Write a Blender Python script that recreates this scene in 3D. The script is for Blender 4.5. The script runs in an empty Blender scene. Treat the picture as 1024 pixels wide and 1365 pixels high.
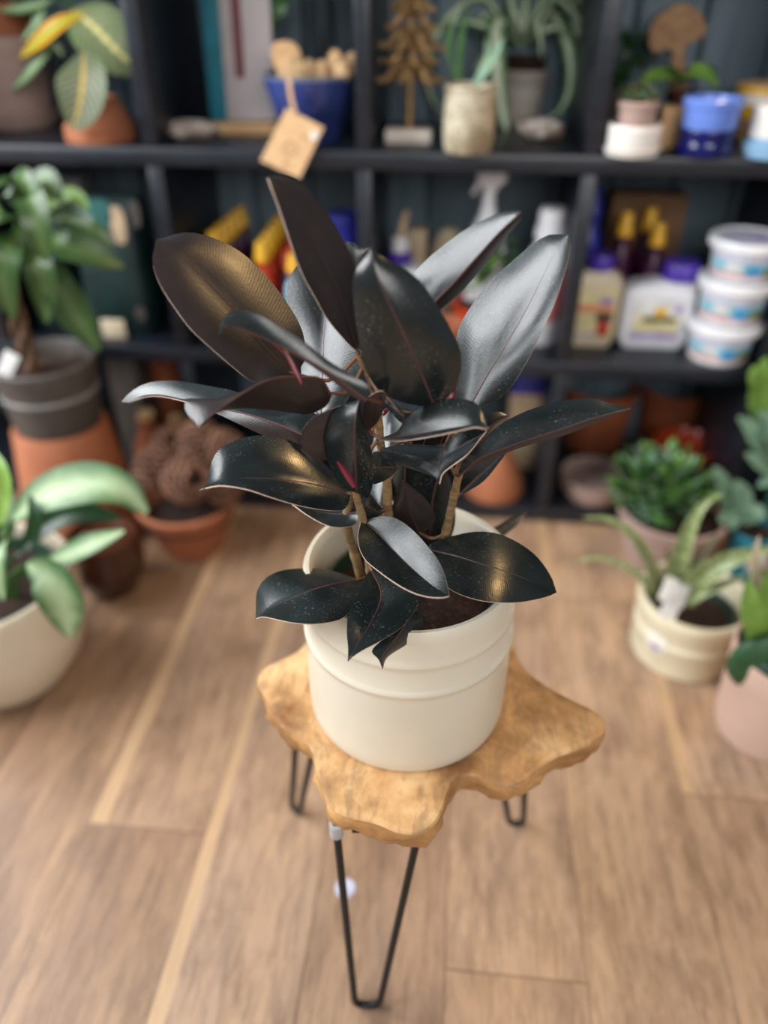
import bpy, math, random
from mathutils import Vector, Matrix
random.seed(7)
S = bpy.context.scene
COL = S.collection
# ---------------------------------------------------------------- camera, world, lights, exposure
CAMH = 1.1; FPX = 1025.0; TH = math.radians(35); YAW = math.radians(5.5)
cc, ss = math.cos(TH), math.sin(TH)
FWD = Vector((-math.sin(YAW), math.cos(YAW), 0)); RGT = Vector((math.cos(YAW), math.sin(YAW), 0))
cam = bpy.data.cameras.new('camera'); camo = bpy.data.objects.new('camera', cam); COL.objects.link(camo)
camo.location = (0, 0, CAMH); camo.rotation_euler = (math.pi/2 - TH, 0, YAW)
cam.sensor_fit = 'VERTICAL'; cam.sensor_height = 36.0; cam.lens = 36.0*FPX/1365.0
cam.dof.use_dof = True; cam.dof.focus_distance = 0.715; cam.dof.aperture_fstop = 1.45
cam.clip_start = 0.02
S.camera = camo
S.view_settings.view_transform = 'Standard'; S.view_settings.look = 'None'
S.view_settings.exposure = 0.12; S.view_settings.gamma = 1.0; S.view_settings.use_curve_mapping = False
w = bpy.data.worlds.new('world'); S.world = w; w.use_nodes = True
w.node_tree.nodes['Background'].inputs[0].default_value = (0.80, 0.88, 1.0, 1)
w.node_tree.nodes['Background'].inputs[1].default_value = 0.22

def area(name, loc, target, sx, sy, power, color=(1, 1, 1)):
    l = bpy.data.lights.new(name, 'AREA'); l.shape = 'RECTANGLE'; l.size = sx; l.size_y = sy
    l.energy = power; l.color = color
    o = bpy.data.objects.new(name, l); COL.objects.link(o); o.location = loc
    o.rotation_euler = (Vector(target) - Vector(loc)).to_track_quat('-Z', 'Y').to_euler()
    return o
area('side_window_daylight', (-2.2, 0.55, 1.95), (0.1, 0.75, 0.6), 2.3, 1.7, 132, (0.95, 0.98, 1.0))
area('street_window_daylight', (0.9, -2.0, 2.1), (0.1, 1.0, 0.3), 2.2, 1.4, 62, (1.0, 0.97, 0.93))
bl = bpy.data.lights.new('warm_pendant_bulb', 'POINT'); bl.energy = 30; bl.shadow_soft_size = .15; bl.color = (1.0, 0.62, 0.26)
blo = bpy.data.objects.new('warm_pendant_bulb', bl); COL.objects.link(blo); blo.location = (0.66, 1.45, 1.95)

# ---------------------------------------------------------------- picture <-> place
def ray(u, v):
    x = (u-512)/FPX; d = (v-682.5)/FPX
    y = cc - d*ss; z = -(ss + d*cc)
    return RGT*x + FWD*y + Vector((0, 0, z))
def G(u, v, z):
    r = ray(u, v); t = (z-CAMH)/r.z
    p = r*t; return Vector((p.x, p.y, z))
def YP(u, v, y):
    r = ray(u, v); t = y/r.y
    p = r*t; return Vector((p.x, y, CAMH+p.z))
D0 = 0.624
def P(u, v, dy=0.0):
    r = ray(u, v); t = (D0+dy)/(r.dot(FWD)); p = r*t
    return Vector((p.x, p.y, CAMH+p.z))
def depth(p):
    return FWD.dot(p)*cc - (p[2]-CAMH)*ss
def hz(p, v):
    d = (v-682.5)/FPX; Yh = FWD.dot(Vector((p[0], p[1], 0)))
    return CAMH + Yh*(d*cc+ss)/(d*ss-cc)
def FR(u, vf, z, wpx):
    f = G(u, vf, z); r = wpx/2*depth(f)/FPX
    h = Vector((f.x, f.y, 0)).normalized()
    return f + h*r, r

# ---------------------------------------------------------------- mesh building
class MB:
    def __init__(s): s.v = []; s.f = []; s.m = []; s.uv = []
    def add(s, pts, faces, mi=0, uvs=None):
        b = len(s.v); s.v += [tuple(p) for p in pts]
        s.uv += uvs if uvs else [(0, 0)]*len(pts)
        for k, f in enumerate(faces):
            s.f.append([b+i for i in f]); s.m.append(mi[k] if isinstance(mi, list) else mi)
        return s
    def box(s, c, d, rot=None, mi=0, bev=0.0):
        c = Vector(c); hx, hy, hz_ = d[0]/2, d[1]/2, d[2]/2
        b = min(bev, hx*.9, hy*.9, hz_*.9)
        if b <= 0:
            pts = [Vector((x*hx, y*hy, z*hz_)) for z in (-1, 1) for x, y in ((-1, -1), (1, -1), (1, 1), (-1, 1))]
            fs = [(3, 2, 1, 0), (4, 5, 6, 7), (0, 1, 5, 4), (1, 2, 6, 5), (2, 3, 7, 6), (3, 0, 4, 7)]
            if rot: pts = [rot @ p for p in pts]
            return s.add([c+p for p in pts], fs, mi)
        secs = [(-hz_, hx-b, hy-b), (-hz_+b*.3, hx-b*.3, hy-b*.3), (-hz_+b, hx, hy), (hz_-b, hx, hy), (hz_-b*.3, hx-b*.3, hy-b*.3), (hz_, hx-b, hy-b)]
        return s.loft([(z, x, y, b) for z, x, y in secs], c, rot, mi, n=3)
    def loft(s, secs, c=(0, 0, 0), rot=None, mi=0, n=5):
        """secs: (z, half x, half y, corner radius[, cx, cy]) rounded-rectangle rings"""
        c = Vector(c); pts = []; N = 4*(n+1)
        for sec in secs:
            z, hx, hy, r = sec[:4]; ox, oy = (sec[4], sec[5]) if len(sec) > 4 else (0, 0)
            r = min(r, hx*.999, hy*.999)
            for q, (sx, sy) in enumerate(((1, 1), (-1, 1), (-1, -1), (1, -1))):
                for k in range(n+1):
                    a = q*math.pi/2 + k/n*math.pi/2
                    p = Vector((ox+sx*(hx-r)+r*math.cos(a), oy+sy*(hy-r)+r*math.sin(a), z))
                    pts.append(c + (rot @ p if rot else p))
        fs = []; ms = []
        for i in range(len(secs)-1):
            for j in range(N):
                fs.append((i*N+j, i*N+(j+1) % N, (i+1)*N+(j+1) % N, (i+1)*N+j)); ms.append(mi[i] if isinstance(mi, list) else mi)
        fs.append(tuple(reversed(range(N)))); ms.append(ms[0])
        fs.append(tuple((len(secs)-1)*N+j for j in range(N))); ms.append(ms[-2])
        return s.add(pts, fs, ms)
    def lathe(s, prof, c=(0, 0, 0), seg=40, mi=0, rot=None, a0=0.0, a1=2*math.pi):
        c = Vector(c); pts = []; fs = []; ms = []; full = abs(a1-a0-2*math.pi) < 1e-6
        n = len(prof); cols = seg if full else seg+1; ring = []
        for i, (r, z) in enumerate(prof):
            if r < 1e-6:
                p = Vector((0, 0, z)); ring.append([len(pts)]*cols); pts.append(c + (rot @ p if rot else p))
            else:
                row = []
                for j in range(cols):
                    a = a0+(a1-a0)*j/seg
                    p = Vector((r*math.cos(a), r*math.sin(a), z)); row.append(len(pts)); pts.append(c + (rot @ p if rot else p))
                ring.append(row)
        for i in range(n-1):
            for j in range(seg):
                k = (j+1) % cols
                f = [ring[i][j], ring[i][k], ring[i+1][k], ring[i+1][j]]
                g = []
                for q in f:
                    if q not in g: g.append(q)
                if len(g) > 2: fs.append(tuple(g)); ms.append(mi[i] if isinstance(mi, list) else mi)
        return s.add(pts, fs, ms)
    def tube(s, pts, rad, seg=10, mi=0, caps=True):
        pts = [Vector(p) for p in pts]; n = len(pts)
        if not isinstance(rad, (list, tuple)): rad = [rad]*n
        vs = []; fs = []; ref = None
        for i, p in enumerate(pts):
            t = (pts[min(i+1, n-1)]-pts[max(i-1, 0)]).normalized()
            if ref is None:
                ref = t.cross(Vector((0.31, 0.2, 0.93)))
                if ref.length < .1: ref = t.cross(Vector((1, 0, 0)))
            ref = (ref - t*ref.dot(t)).normalized(); b = t.cross(ref)
            for j in range(seg):
                a = 2*math.pi*j/seg; vs.append(p + (ref*math.cos(a)+b*math.sin(a))*rad[i])
        for i in range(n-1):
            for j in range(seg):
                fs.append((i*seg+j, i*seg+(j+1) % seg, (i+1)*seg+(j+1) % seg, (i+1)*seg+j))
        if caps:
            fs.append(tuple(reversed(range(seg)))); fs.append(tuple((n-1)*seg+j for j in range(seg)))
        return s.add(vs, fs, mi)
    def sheet(s, rows, th=0.0008, mt=None, mrim=0, uv=None):
        """rows: grid of points (along, across); mt(i,j)-> (material of + side, of - side). A closed thin solid."""
        R, Cn = len(rows), len(rows[0]); nr = [[None]*Cn for _ in range(R)]
        for i in range(R):
            for j in range(Cn):
                a = rows[min(i+1, R-1)][j]-rows[max(i-1, 0)][j]; b = rows[i][min(j+1, Cn-1)]-rows[i][max(j-1, 0)]
                q = a.cross(b)
                if q.length < 1e-12: q = Vector((0, 0, 0))
                nr[i][j] = q.normalized() if q.length > 0 else None
        for i in list(range(R)):
            for j in range(Cn):
                if nr[i][j] is None or nr[i][j].length < .5:
                    ii = min(max(i, 1), R-2); nr[i][j] = nr[ii][j] if nr[ii][j] is not None and nr[ii][j].length > .5 else Vector((0, -1, 0))
        top = [rows[i][j]+nr[i][j]*th/2 for i in range(R) for j in range(Cn)]
        bot = [rows[i][j]-nr[i][j]*th/2 for i in range(R) for j in range(Cn)]
        uvs = [(j/(Cn-1), i/(R-1)) for i in range(R) for j in range(Cn)]
        fs = []; ms = []; B = R*Cn
        for i in range(R-1):
            for j in range(Cn-1):
                a, b, c, d = i*Cn+j, i*Cn+j+1, (i+1)*Cn+j+1, (i+1)*Cn+j
                p, q = mt(i, j) if mt else (0, 0)
                fs.append((a, d, c, b)); ms.append(p); fs.append((B+a, B+b, B+c, B+d)); ms.append(q)
        edge = [i*Cn for i in range(R)] + [(R-1)*Cn+j for j in range(1, Cn)] + [i*Cn+Cn-1 for i in range(R-2, -1, -1)] + [j for j in range(Cn-2, 0, -1)]
        for k in range(len(edge)):
            a, b = edge[k], edge[(k+1) % len(edge)]
            fs.append((a, b, B+b, B+a)); ms.append(mrim)
        return s.add(top+bot, fs, ms, uvs+uvs)
    def build(s, name, mats, parent=None, flat=False, off=None):
        me = bpy.data.meshes.new(name)
        vs = [tuple(Vector(p)-off) for p in s.v] if off is not None else s.v
        me.from_pydata(vs, [], s.f)
        for m in (mats if isinstance(mats, (list, tuple)) else [mats]): me.materials.append(m)
        for p, k in zip(me.polygons, s.m): p.material_index = k; p.use_smooth = not flat
        ul = me.uv_layers.new(name='UVMap')
        for lp in me.loops: ul.data[lp.index].uv = s.uv[lp.vertex_index]
        me.validate(); me.update()
        if not flat and hasattr(me, 'set_sharp_from_angle'): me.set_sharp_from_angle(angle=math.radians(40))
        o = bpy.data.objects.new(name, me); COL.objects.link(o)
        if parent is not None: o.parent = parent
        return o

def tag(o, label=None, cat=None, group=None, kind=None):
    if label: o['label'] = label
    if cat: o['category'] = cat
    if group: o['group'] = group
    if kind: o['kind'] = kind
    return o
def thing(name, label, cat, loc=(0, 0, 0), rz=0.0, group=None):
    o = bpy.data.objects.new(name, None); COL.objects.link(o); o.empty_display_size = .02
    o.location = loc; o.rotation_euler = (0, 0, rz)
    return tag(o, label, cat, group)
def dup(root, loc, rz=0.0, label=None, scale=None):
    r = root.copy(); COL.objects.link(r); r.location = loc; r.rotation_euler = (0, 0, rz)
    if scale: r.scale = (scale,)*3
    if label: r['label'] = label
    for ch in list(root.children):
        c = ch.copy(); COL.objects.link(c); c.parent = r
        for g in list(ch.children):
            d = g.copy(); COL.objects.link(d); d.parent = c
    return r

def spline(pts, n, closed=False):
    pts = [Vector(p) for p in pts]
    if len(pts) == 2: pts = [pts[0], (pts[0]+pts[1])/2, pts[1]]
    out = []; m = len(pts)
    def g(i): return pts[i % m] if closed else (pts[0]*2-pts[1] if i < 0 else pts[-1]*2-pts[-2] if i >= m else pts[i])
    for i in range(m if closed else m-1):
        a, b, c, d = g(i-1), g(i), g(i+1), g(i+2)
        for k in range(12):
            t = k/12
            out.append(.5*((2*b)+(c-a)*t+(2*a-5*b+4*c-d)*t*t+(3*b-a-3*c+d)*t**3))
    out.append(pts[0].copy() if closed else pts[-1].copy())
    L = [0]
    for i in range(1, len(out)): L.append(L[-1]+(out[i]-out[i-1]).length)
    res = []; j = 0
    for k in range(n):
        t = L[-1]*k/(n-1)
        while j < len(L)-2 and L[j+1] < t: j += 1
        q = 0 if L[j+1] == L[j] else (t-L[j])/(L[j+1]-L[j])
        res.append(out[j].lerp(out[j+1], max(0, min(1, q))))
    return res

# ---------------------------------------------------------------- materials
def lin(c):
    r = []
    for x in c[:3]:
        x = x/255.0; r.append(x/12.92 if x <= .04045 else ((x+.055)/1.055)**2.4)
    return (r[0], r[1], r[2], 1)
def nodes(name):
    m = bpy.data.materials.new(name); m.use_nodes = True
    nt = m.node_tree; return m, nt, nt.nodes['Principled BSDF']
def mix(nt, f, a, b, mode='MIX'):
    n = nt.nodes.new('ShaderNodeMix'); n.data_type = 'RGBA'; n.blend_type = mode
    for i, x in ((0, f), (6, a), (7, b)):
        if hasattr(x, 'is_linked') or hasattr(x, 'links'): nt.links.new(x, n.inputs[i])
        else: n.inputs[i].default_value = x
    return n.outputs[2]
def ramp(nt, f, stops):
    n = nt.nodes.new('ShaderNodeValToRGB'); e = n.color_ramp.elements
    while len(e) < len(stops): e.new(.5)
    for k, (p, c) in enumerate(stops): e[k].position = p; e[k].color = c
    nt.links.new(f, n.inputs[0]); return n.outputs[0]
def noise(nt, vec, scale, detail=4, rough=.55, sc=None):
    if sc is not None:
        mp = nt.nodes.new('ShaderNodeMapping'); mp.inputs['Scale'].default_value = sc; nt.links.new(vec, mp.inputs[0]); vec = mp.outputs[0]
    n = nt.nodes.new('ShaderNodeTexNoise'); n.inputs['Scale'].default_value = scale; n.inputs['Detail'].default_value = detail
    n.inputs['Roughness'].default_value = rough; nt.links.new(vec, n.inputs['Vector']); return n.outputs[0]
def coord(nt, k='Object'):
    n = nt.nodes.new('ShaderNodeTexCoord'); return n.outputs[k]
def math_(nt, op, a, b=0.0, c=None):
    n = nt.nodes.new('ShaderNodeMath'); n.operation = op
    for i, x in enumerate((a, b) if c is None else (a, b, c)):
        if isinstance(x, (int, float)): n.inputs[i].default_value = x
        else: nt.links.new(x, n.inputs[i])
    return n.outputs[0]
def bump(nt, bs, h, strength=.2, dist=.002):
    n = nt.nodes.new('ShaderNodeBump'); n.inputs['Strength'].default_value = strength; n.inputs['Distance'].default_value = dist
    nt.links.new(h, n.inputs['Height']); nt.links.new(n.outputs[0], bs.inputs['Normal'])
def M(name, c, rough=.5, c2=None, scale=30, amt=1.0, bmp=0.0, spec=.5, metal=0.0, coat=0.0, sc=None):
    m, nt, b = nodes(name)
    b.inputs['Roughness'].default_value = rough; b.inputs['Metallic'].default_value = metal
    b.inputs['Specular IOR Level'].default_value = spec; b.inputs['Coat Weight'].default_value = coat
    v = coord(nt); f = noise(nt, v, scale, sc=sc)
    c2 = c2 or tuple(max(0, x*.86) for x in c)
    col = ramp(nt, f, [(.35, lin(c)), (.68, lin(c2))]); nt.links.new(col, b.inputs['Base Color'])
    if bmp: bump(nt, b, f, bmp)
    return m
# ---------------------------------------------------------------- material list
def floor_mat():
    m, nt, b = nodes('plank_floor'); v = coord(nt)
    sx = nt.nodes.new('ShaderNodeSeparateXYZ'); nt.links.new(v, sx.inputs[0]); X, Yc = sx.outputs[0], sx.outputs[1]
    W, L = .189, 1.25
    xr = math_(nt, 'ADD', math_(nt, 'DIVIDE', X, W), .345/W)
    row = math_(nt, 'FLOOR', xr); fx = math_(nt, 'FRACT', xr)
    yr = math_(nt, 'ADD', math_(nt, 'DIVIDE', math_(nt, 'ADD', Yc, -.50), L), math_(nt, 'MULTIPLY', math_(nt, 'ADD', row, -2.0), .377))
    colm = math_(nt, 'FLOOR', yr); fy = math_(nt, 'FRACT', yr)
    cb = nt.nodes.new('ShaderNodeCombineXYZ'); nt.links.new(row, cb.inputs[0]); nt.links.new(colm, cb.inputs[1]); cb.inputs[2].default_value = 3.0
    wn = nt.nodes.new('ShaderNodeTexWhiteNoise'); wn.noise_dimensions = '3D'; nt.links.new(cb.outputs[0], wn.inputs[0])
    off = nt.nodes.new('ShaderNodeVectorMath'); off.operation = 'MULTIPLY_ADD'
    nt.links.new(wn.outputs[1], off.inputs[0]); off.inputs[1].default_value = (7, 7, 7); nt.links.new(v, off.inputs[2]); vv = off.outputs[0]
    tone = math_(nt, 'ADD', math_(nt, 'MULTIPLY', wn.outputs[0], .5), math_(nt, 'MULTIPLY_ADD', math_(nt, 'MINIMUM', math_(nt, 'MAXIMUM', row, -3.0), 3.0), .11, .28))  # random plank tone, darker leftward for darker planks and painted-in floor shade
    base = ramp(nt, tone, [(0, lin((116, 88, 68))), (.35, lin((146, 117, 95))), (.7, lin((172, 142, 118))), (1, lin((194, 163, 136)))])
    broad = noise(nt, vv, 1.0, 3, .6, (16, 1.1, 1)); grain = noise(nt, vv, 1.0, 8, .75, (85, 11, 1)); blot = noise(nt, vv, 1.0, 7, .7, (14, 5, 1))
    streak = ramp(nt, broad, [(.36, (0, 0, 0, 1)), (.66, (1, 1, 1, 1))])
    c = mix(nt, math_(nt, 'MULTIPLY', streak, .5), base, lin((192, 155, 118)))
    c = mix(nt, math_(nt, 'MULTIPLY', ramp(nt, blot, [(.46, (0, 0, 0, 1)), (.66, (1, 1, 1, 1))]), .6), c, lin((108, 82, 64)))
    c = mix(nt, math_(nt, 'MULTIPLY', ramp(nt, grain, [(.45, (0, 0, 0, 1)), (.62, (1, 1, 1, 1))]), .5), c, lin((106, 84, 70)))
    # pale sapwood strip down one side of some planks
    sap = math_(nt, 'MULTIPLY', math_(nt, 'LESS_THAN', fx, math_(nt, 'MULTIPLY_ADD', broad, .16, .06)), math_(nt, 'GREATER_THAN', wn.outputs[0], .62))
    c = mix(nt, math_(nt, 'MULTIPLY', sap, .55), c, lin((205, 170, 130)))
    seam = math_(nt, 'MAXIMUM', math_(nt, 'LESS_THAN', fx, .012), math_(nt, 'LESS_THAN', fy, .0025))
    c = mix(nt, math_(nt, 'MULTIPLY', seam, .55), c, lin((80, 56, 42)))
    nt.links.new(c, b.inputs['Base Color']); b.inputs['Roughness'].default_value = .42; b.inputs['Specular IOR Level'].default_value = .45
    bump(nt, b, grain, .12, .001); return m
def wood_mat(name, c1, c2, c3, s=1.0, rough=.5, sc=(4, 30, 30)):
    m, nt, b = nodes(name); v = coord(nt)
    n1 = noise(nt, v, 9*s, 5, .6); 
    mp = nt.nodes.new('ShaderNodeVectorMath'); mp.operation = 'MULTIPLY_ADD'
    nn = nt.nodes.new('ShaderNodeTexNoise'); nn.inputs['Scale'].default_value = 5*s; nt.links.new(v, nn.inputs['Vector'])
    nt.links.new(nn.outputs['Color'], mp.inputs[0]); mp.inputs[1].default_value = (.12/s,)*3; nt.links.new(v, mp.inputs[2])
    g = noise(nt, mp.outputs[0], 3*s, 5, .65, sc)
    c = ramp(nt, n1, [(.34, lin(c1)), (.5, lin(c2)), (.68, lin(c3))])
    c = mix(nt, math_(nt, 'MULTIPLY', ramp(nt, g, [(.46, (0, 0, 0, 1)), (.62, (1, 1, 1, 1))]), .6), c, lin(tuple(x*.70 for x in c2)))
    nt.links.new(c, b.inputs['Base Color']); b.inputs['Roughness'].default_value = rough; bump(nt, b, g, .08, .001); return m
def rubber_mat(name, c1, c2, rough, dust, spec=.5):
    m, nt, b = nodes(name); v = coord(nt); uv = coord(nt, 'UV')
    f = noise(nt, v, 26, 4); c = ramp(nt, f, [(.3, lin(c1)), (.7, lin(c2))])
    sp = noise(nt, v, 420, 3, .6); blob = noise(nt, v, 30, 3)
    d = math_(nt, 'MULTIPLY', ramp(nt, sp, [(.60, (0, 0, 0, 1)), (.72, (1, 1, 1, 1))]), ramp(nt, blob, [(.42, (0, 0, 0, 1)), (.7, (1, 1, 1, 1))]))
    c = mix(nt, math_(nt, 'MULTIPLY', d, dust), c, lin((150, 160, 158)))
    # fine side veins running off the midrib
    sx = nt.nodes.new('ShaderNodeSeparateXYZ'); nt.links.new(uv, sx.inputs[0])
    ax = math_(nt, 'ABSOLUTE', math_(nt, 'SUBTRACT', sx.outputs[0], .5))
    ph = math_(nt, 'MULTIPLY', math_(nt, 'SUBTRACT', sx.outputs[1], math_(nt, 'MULTIPLY', ax, .22)), 420)
    wv = math_(nt, 'SINE', ph); fine = noise(nt, v, 300, 2)
    hgt = math_(nt, 'ADD', math_(nt, 'MULTIPLY', wv, .10), fine)
    nt.links.new(c, b.inputs['Base Color']); b.inputs['Specular IOR Level'].default_value = spec
    rr = math_(nt, 'MULTIPLY_ADD', blob, .22, rough-.11); nt.links.new(rr, b.inputs['Roughness'])
    bump(nt, b, hgt, .16, .0006); return m
def leaf2(name, edge, inner, rough=.4, lo=.12, hi=.42, nscale=24, rib=None, stripes=0, spec=.4):
    """variegated blade: colour by distance from the midrib (UV) broken up with noise"""
    m, nt, b = nodes(name); v = coord(nt); uv = coord(nt, 'UV')
    sx = nt.nodes.new('ShaderNodeSeparateXYZ'); nt.links.new(uv, sx.inputs[0])
    ax = math_(nt, 'ABSOLUTE', math_(nt, 'SUBTRACT', sx.outputs[0], .5))
    n = noise(nt, v, nscale, 4, .65)
    f = math_(nt, 'ADD', ax, math_(nt, 'MULTIPLY_ADD', n, .5, -.25))
    c = ramp(nt, f, [(lo, lin(inner)), (hi, lin(edge))])
    if stripes:
        ph = math_(nt, 'MULTIPLY', math_(nt, 'SUBTRACT', sx.outputs[1], math_(nt, 'MULTIPLY', ax, .5)), stripes)
        st = math_(nt, 'MULTIPLY_ADD', math_(nt, 'SINE', ph), .5, .5)
        c = mix(nt, math_(nt, 'MULTIPLY', st, .45), c, lin((150, 160, 120)))
    if rib:
        z = math_(nt, 'MULTIPLY_ADD', math_(nt, 'SINE', math_(nt, 'MULTIPLY', sx.outputs[1], 50)), .018, .045)
        c = mix(nt, math_(nt, 'LESS_THAN', ax, z), c, lin(rib))
    nt.links.new(c, b.inputs['Base Color']); b.inputs['Roughness'].default_value = rough; b.inputs['Specular IOR Level'].default_value = spec
    return m
def spotted(name, c, c2):
    m, nt, b = nodes(name); v = coord(nt)
    vo = nt.nodes.new('ShaderNodeTexVoronoi'); vo.inputs['Scale'].default_value = 120; nt.links.new(v, vo.inputs['Vector'])
    cl = ramp(nt, vo.outputs['Distance'], [(.28, lin(c2)), (.5, lin(c))]); nt.links.new(cl, b.inputs['Base Color']); b.inputs['Roughness'].default_value = .45
    return m
def soil_mat():
    m, nt, b = nodes('potting_soil'); v = coord(nt); n = noise(nt, v, 190, 5, .7)
    c = ramp(nt, n, [(.3, lin((18, 11, 9))), (.55, lin((58, 36, 27))), (.66, lin((86, 58, 42))), (.74, lin((190, 160, 125)))])
    nt.links.new(c, b.inputs['Base Color']); b.inputs['Roughness'].default_value = .95; bump(nt, b, n, 1.0, .006); return m
def crackle_mat():
    m, nt, b = nodes('textured_cream_glaze'); v = coord(nt)
    vo = nt.nodes.new('ShaderNodeTexVoronoi'); vo.feature = 'DISTANCE_TO_EDGE'; vo.inputs['Scale'].default_value = 75; nt.links.new(v, vo.inputs['Vector'])
    n = noise(nt, v, 14, 3)
    c = ramp(nt, n, [(.36, lin((206, 198, 174))), (.6, lin((150, 134, 108)))])
    c = mix(nt, math_(nt, 'MULTIPLY', ramp(nt, vo.outputs[0], [(.0, (1, 1, 1, 1)), (.12, (0, 0, 0, 1))]), .6), c, lin((120, 105, 80)))
    nt.links.new(c, b.inputs['Base Color']); b.inputs['Roughness'].default_value = .3; bump(nt, b, vo.outputs[0], .5, .004); return m
def wall_mat():
    m, nt, b = nodes('slate_boards'); v = coord(nt)
    n = noise(nt, v, 2, 4, .6, (14, 1, 1)); c = ramp(nt, n, [(.35, lin((84, 102, 114))), (.65, lin((112, 130, 142)))])
    nt.links.new(c, b.inputs['Base Color']); b.inputs['Roughness'].default_value = .6; return m

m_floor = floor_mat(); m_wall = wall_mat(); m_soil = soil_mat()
m_black = M('black_stained_wood', (30, 35, 45), .38, (19, 23, 31), 12, sc=(1, 6, 6))
m_teak = wood_mat('teak_root_wood', (222, 184, 136), (198, 152, 102), (134, 90, 54), 1.5, .42, (16, 5, 9))
m_teakedge = wood_mat('teak_cut_edge', (206, 160, 104), (180, 132, 80), (140, 98, 58), 1.2, .6, (5, 5, 30))
m_rod = M('black_steel_rod', (30, 30, 31), .42, (20, 20, 21), 60, metal=.3)
m_steel = M('bright_steel', (188, 190, 194), .35, metal=.3)
m_cream = M('cream_glazed_ceramic', (214, 206, 188), .32, (209, 200, 180), 9, coat=.2)
m_cream2 = M('cream_stoneware', (226, 218, 190), .4, (214, 204, 172), 12)
m_terra = M('terracotta', (172, 106, 72), .75, (152, 88, 58), 14, bmp=.05)
m_terra2 = M('terracotta_brown', (150, 80, 46), .75, (124, 64, 36), 14, bmp=.05)
m_redglaze = M('red_glaze', (178, 66, 34), .2, (150, 50, 26), 14)
m_mauve = M('mauve_clay', (178, 152, 142), .7, (160, 134, 124), 12)
m_pinkpot = M('blush_ceramic', (214, 184, 168), .5, (204, 172, 156), 10)
m_nursery = M('dark_green_plastic', (34, 62, 50), .38, (28, 52, 42), 20)
m_greenpot = M('sage_green_plastic', (70, 108, 92), .45, (60, 95, 80), 20)
m_grey = M('charcoal_pot', (82, 76, 72), .5, (68, 62, 58), 12)
m_greyband = M('worn_grey_band', (150, 148, 148), .45)
m_brownpot = M('dark_brown_glaze', (74, 42, 28), .18, (54, 30, 20), 10)
m_offwhite = M('off_white_ceramic', (206, 194, 172), .3, (198, 184, 160), 10)
m_white = M('white_ceramic', (232, 228, 222), .35, (222, 217, 210), 10)
m_whiteplastic = M('white_plastic', (228, 228, 232), .35, (220, 220, 226), 10)
m_blue = M('cobalt_glaze', (56, 72, 136), .16, (38, 48, 92), 9); m_bluerim = M('worn_blue_rim', (118, 128, 150), .3)
m_navy = M('navy_glaze', (16, 24, 100), .14, (10, 16, 74), 9)
m_peri = M('periwinkle_glaze', (112, 142, 222), .2, (96, 126, 206), 9)
m_sky = M('pale_blue_glaze', (150, 190, 222), .25, (128, 170, 208), 9)
m_brass = M('aged_brass', (186, 152, 106), .42, (128, 98, 64), 60, metal=.45)
m_marble = M('white_marble', (236, 228, 218), .3, (196, 184, 172), 12)
m_crackle = crackle_mat()
m_ombre = M('grey_white_clay', (206, 198, 188), .55, (170, 150, 134), 7, sc=(1, 1, 3))
m_kraft = M('kraft_paper', (218, 180, 136), .85, (206, 166, 122), 40)
m_kraftink = M('kraft_print', (176, 126, 92), .85)
m_birch = wood_mat('pale_birch', (222, 184, 138), (206, 164, 116), (186, 142, 96), 2, .6)
m_mush = wood_mat('mango_wood', (192, 152, 108), (168, 126, 84), (142, 102, 66), 2, .6)
m_card = M('brown_cardboard', (120, 88, 62), .85, (104, 74, 52), 20)
m_teal = M('teal_cloth', (20, 118, 136), .6, (14, 98, 116), 30)
m_panel = M('pale_grey_panel', (186, 176, 176), .55, (176, 166, 166), 20)
m_maroon = M('maroon_print', (118, 52, 58), .6)
m_shell = M('pitted_shell', (226, 218, 210), .6, (140, 106, 84), 46, bmp=.6)
m_yellow = M('yellow_plastic', (236, 184, 24), .35, (214, 158, 16), 20)
m_orange = M('orange_red_plastic', (206, 66, 24), .35, (176, 48, 18), 20)
m_purpled = M('plum_plastic', (78, 22, 66), .35, (56, 16, 48), 20)
m_purple = M('violet_plastic', (84, 58, 176), .35, (70, 46, 156), 20)
m_royal = M('royal_blue_plastic', (36, 44, 150), .35, (26, 32, 112), 20)
m_ice = M('ice_blue_plastic', (180, 216, 232), .35)
m_ivory = M('ivory_plastic', (214, 198, 170), .4, (206, 188, 158), 20)
m_beige = M('beige_plastic', (196, 172, 142), .5)
m_labelw = M('white_label', (232, 230, 226), .5); m_labely = M('straw_label', (226, 214, 160), .5); m_labelp = M('lilac_print', (176, 156, 206), .5)
m_labelo = M('peach_print', (226, 150, 112), .5); m_labelr = M('red_print', (196, 52, 48), .5); m_labelg = M('leaf_green_print', (120, 140, 70), .5)
m_labelt = M('aqua_print', (150, 206, 222), .5); m_labelk = M('dark_green_print', (42, 56, 40), .5); m_labelpk = M('coral_print', (232, 140, 138), .5)
m_labell = M('lavender_print', (206, 204, 226), .5); m_labelbl = M('blue_print', (70, 160, 214), .5)
m_bag = M('deep_green_bag', (22, 50, 48), .45, (12, 30, 32), 14)
m_bagt = M('bright_teal_print', (50, 108, 104), .5)
m_bark = M('brown_bark', (112, 84, 62), .8, (78, 56, 40), 60, bmp=.4)
m_stem = M('rubber_stem', (150, 122, 84), .55, (104, 80, 52), 70, sc=(1, 1, 4))
m_petiole = M('brown_petiole', (120, 84, 60), .45, (92, 56, 40), 40)
m_sheath = M('crimson_sheath', (112, 18, 38), .35, (84, 12, 28), 40)
m_ribt = M('maroon_midrib', (84, 52, 50), .4); m_ribu = M('dark_midrib', (58, 40, 34), .4); m_ribl = M('pale_midrib', (150, 126, 140), .4)
m_ltop = rubber_mat('rubber_leaf_upper', (17, 23, 22), (25, 32, 32), .29, .5, .68)
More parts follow.
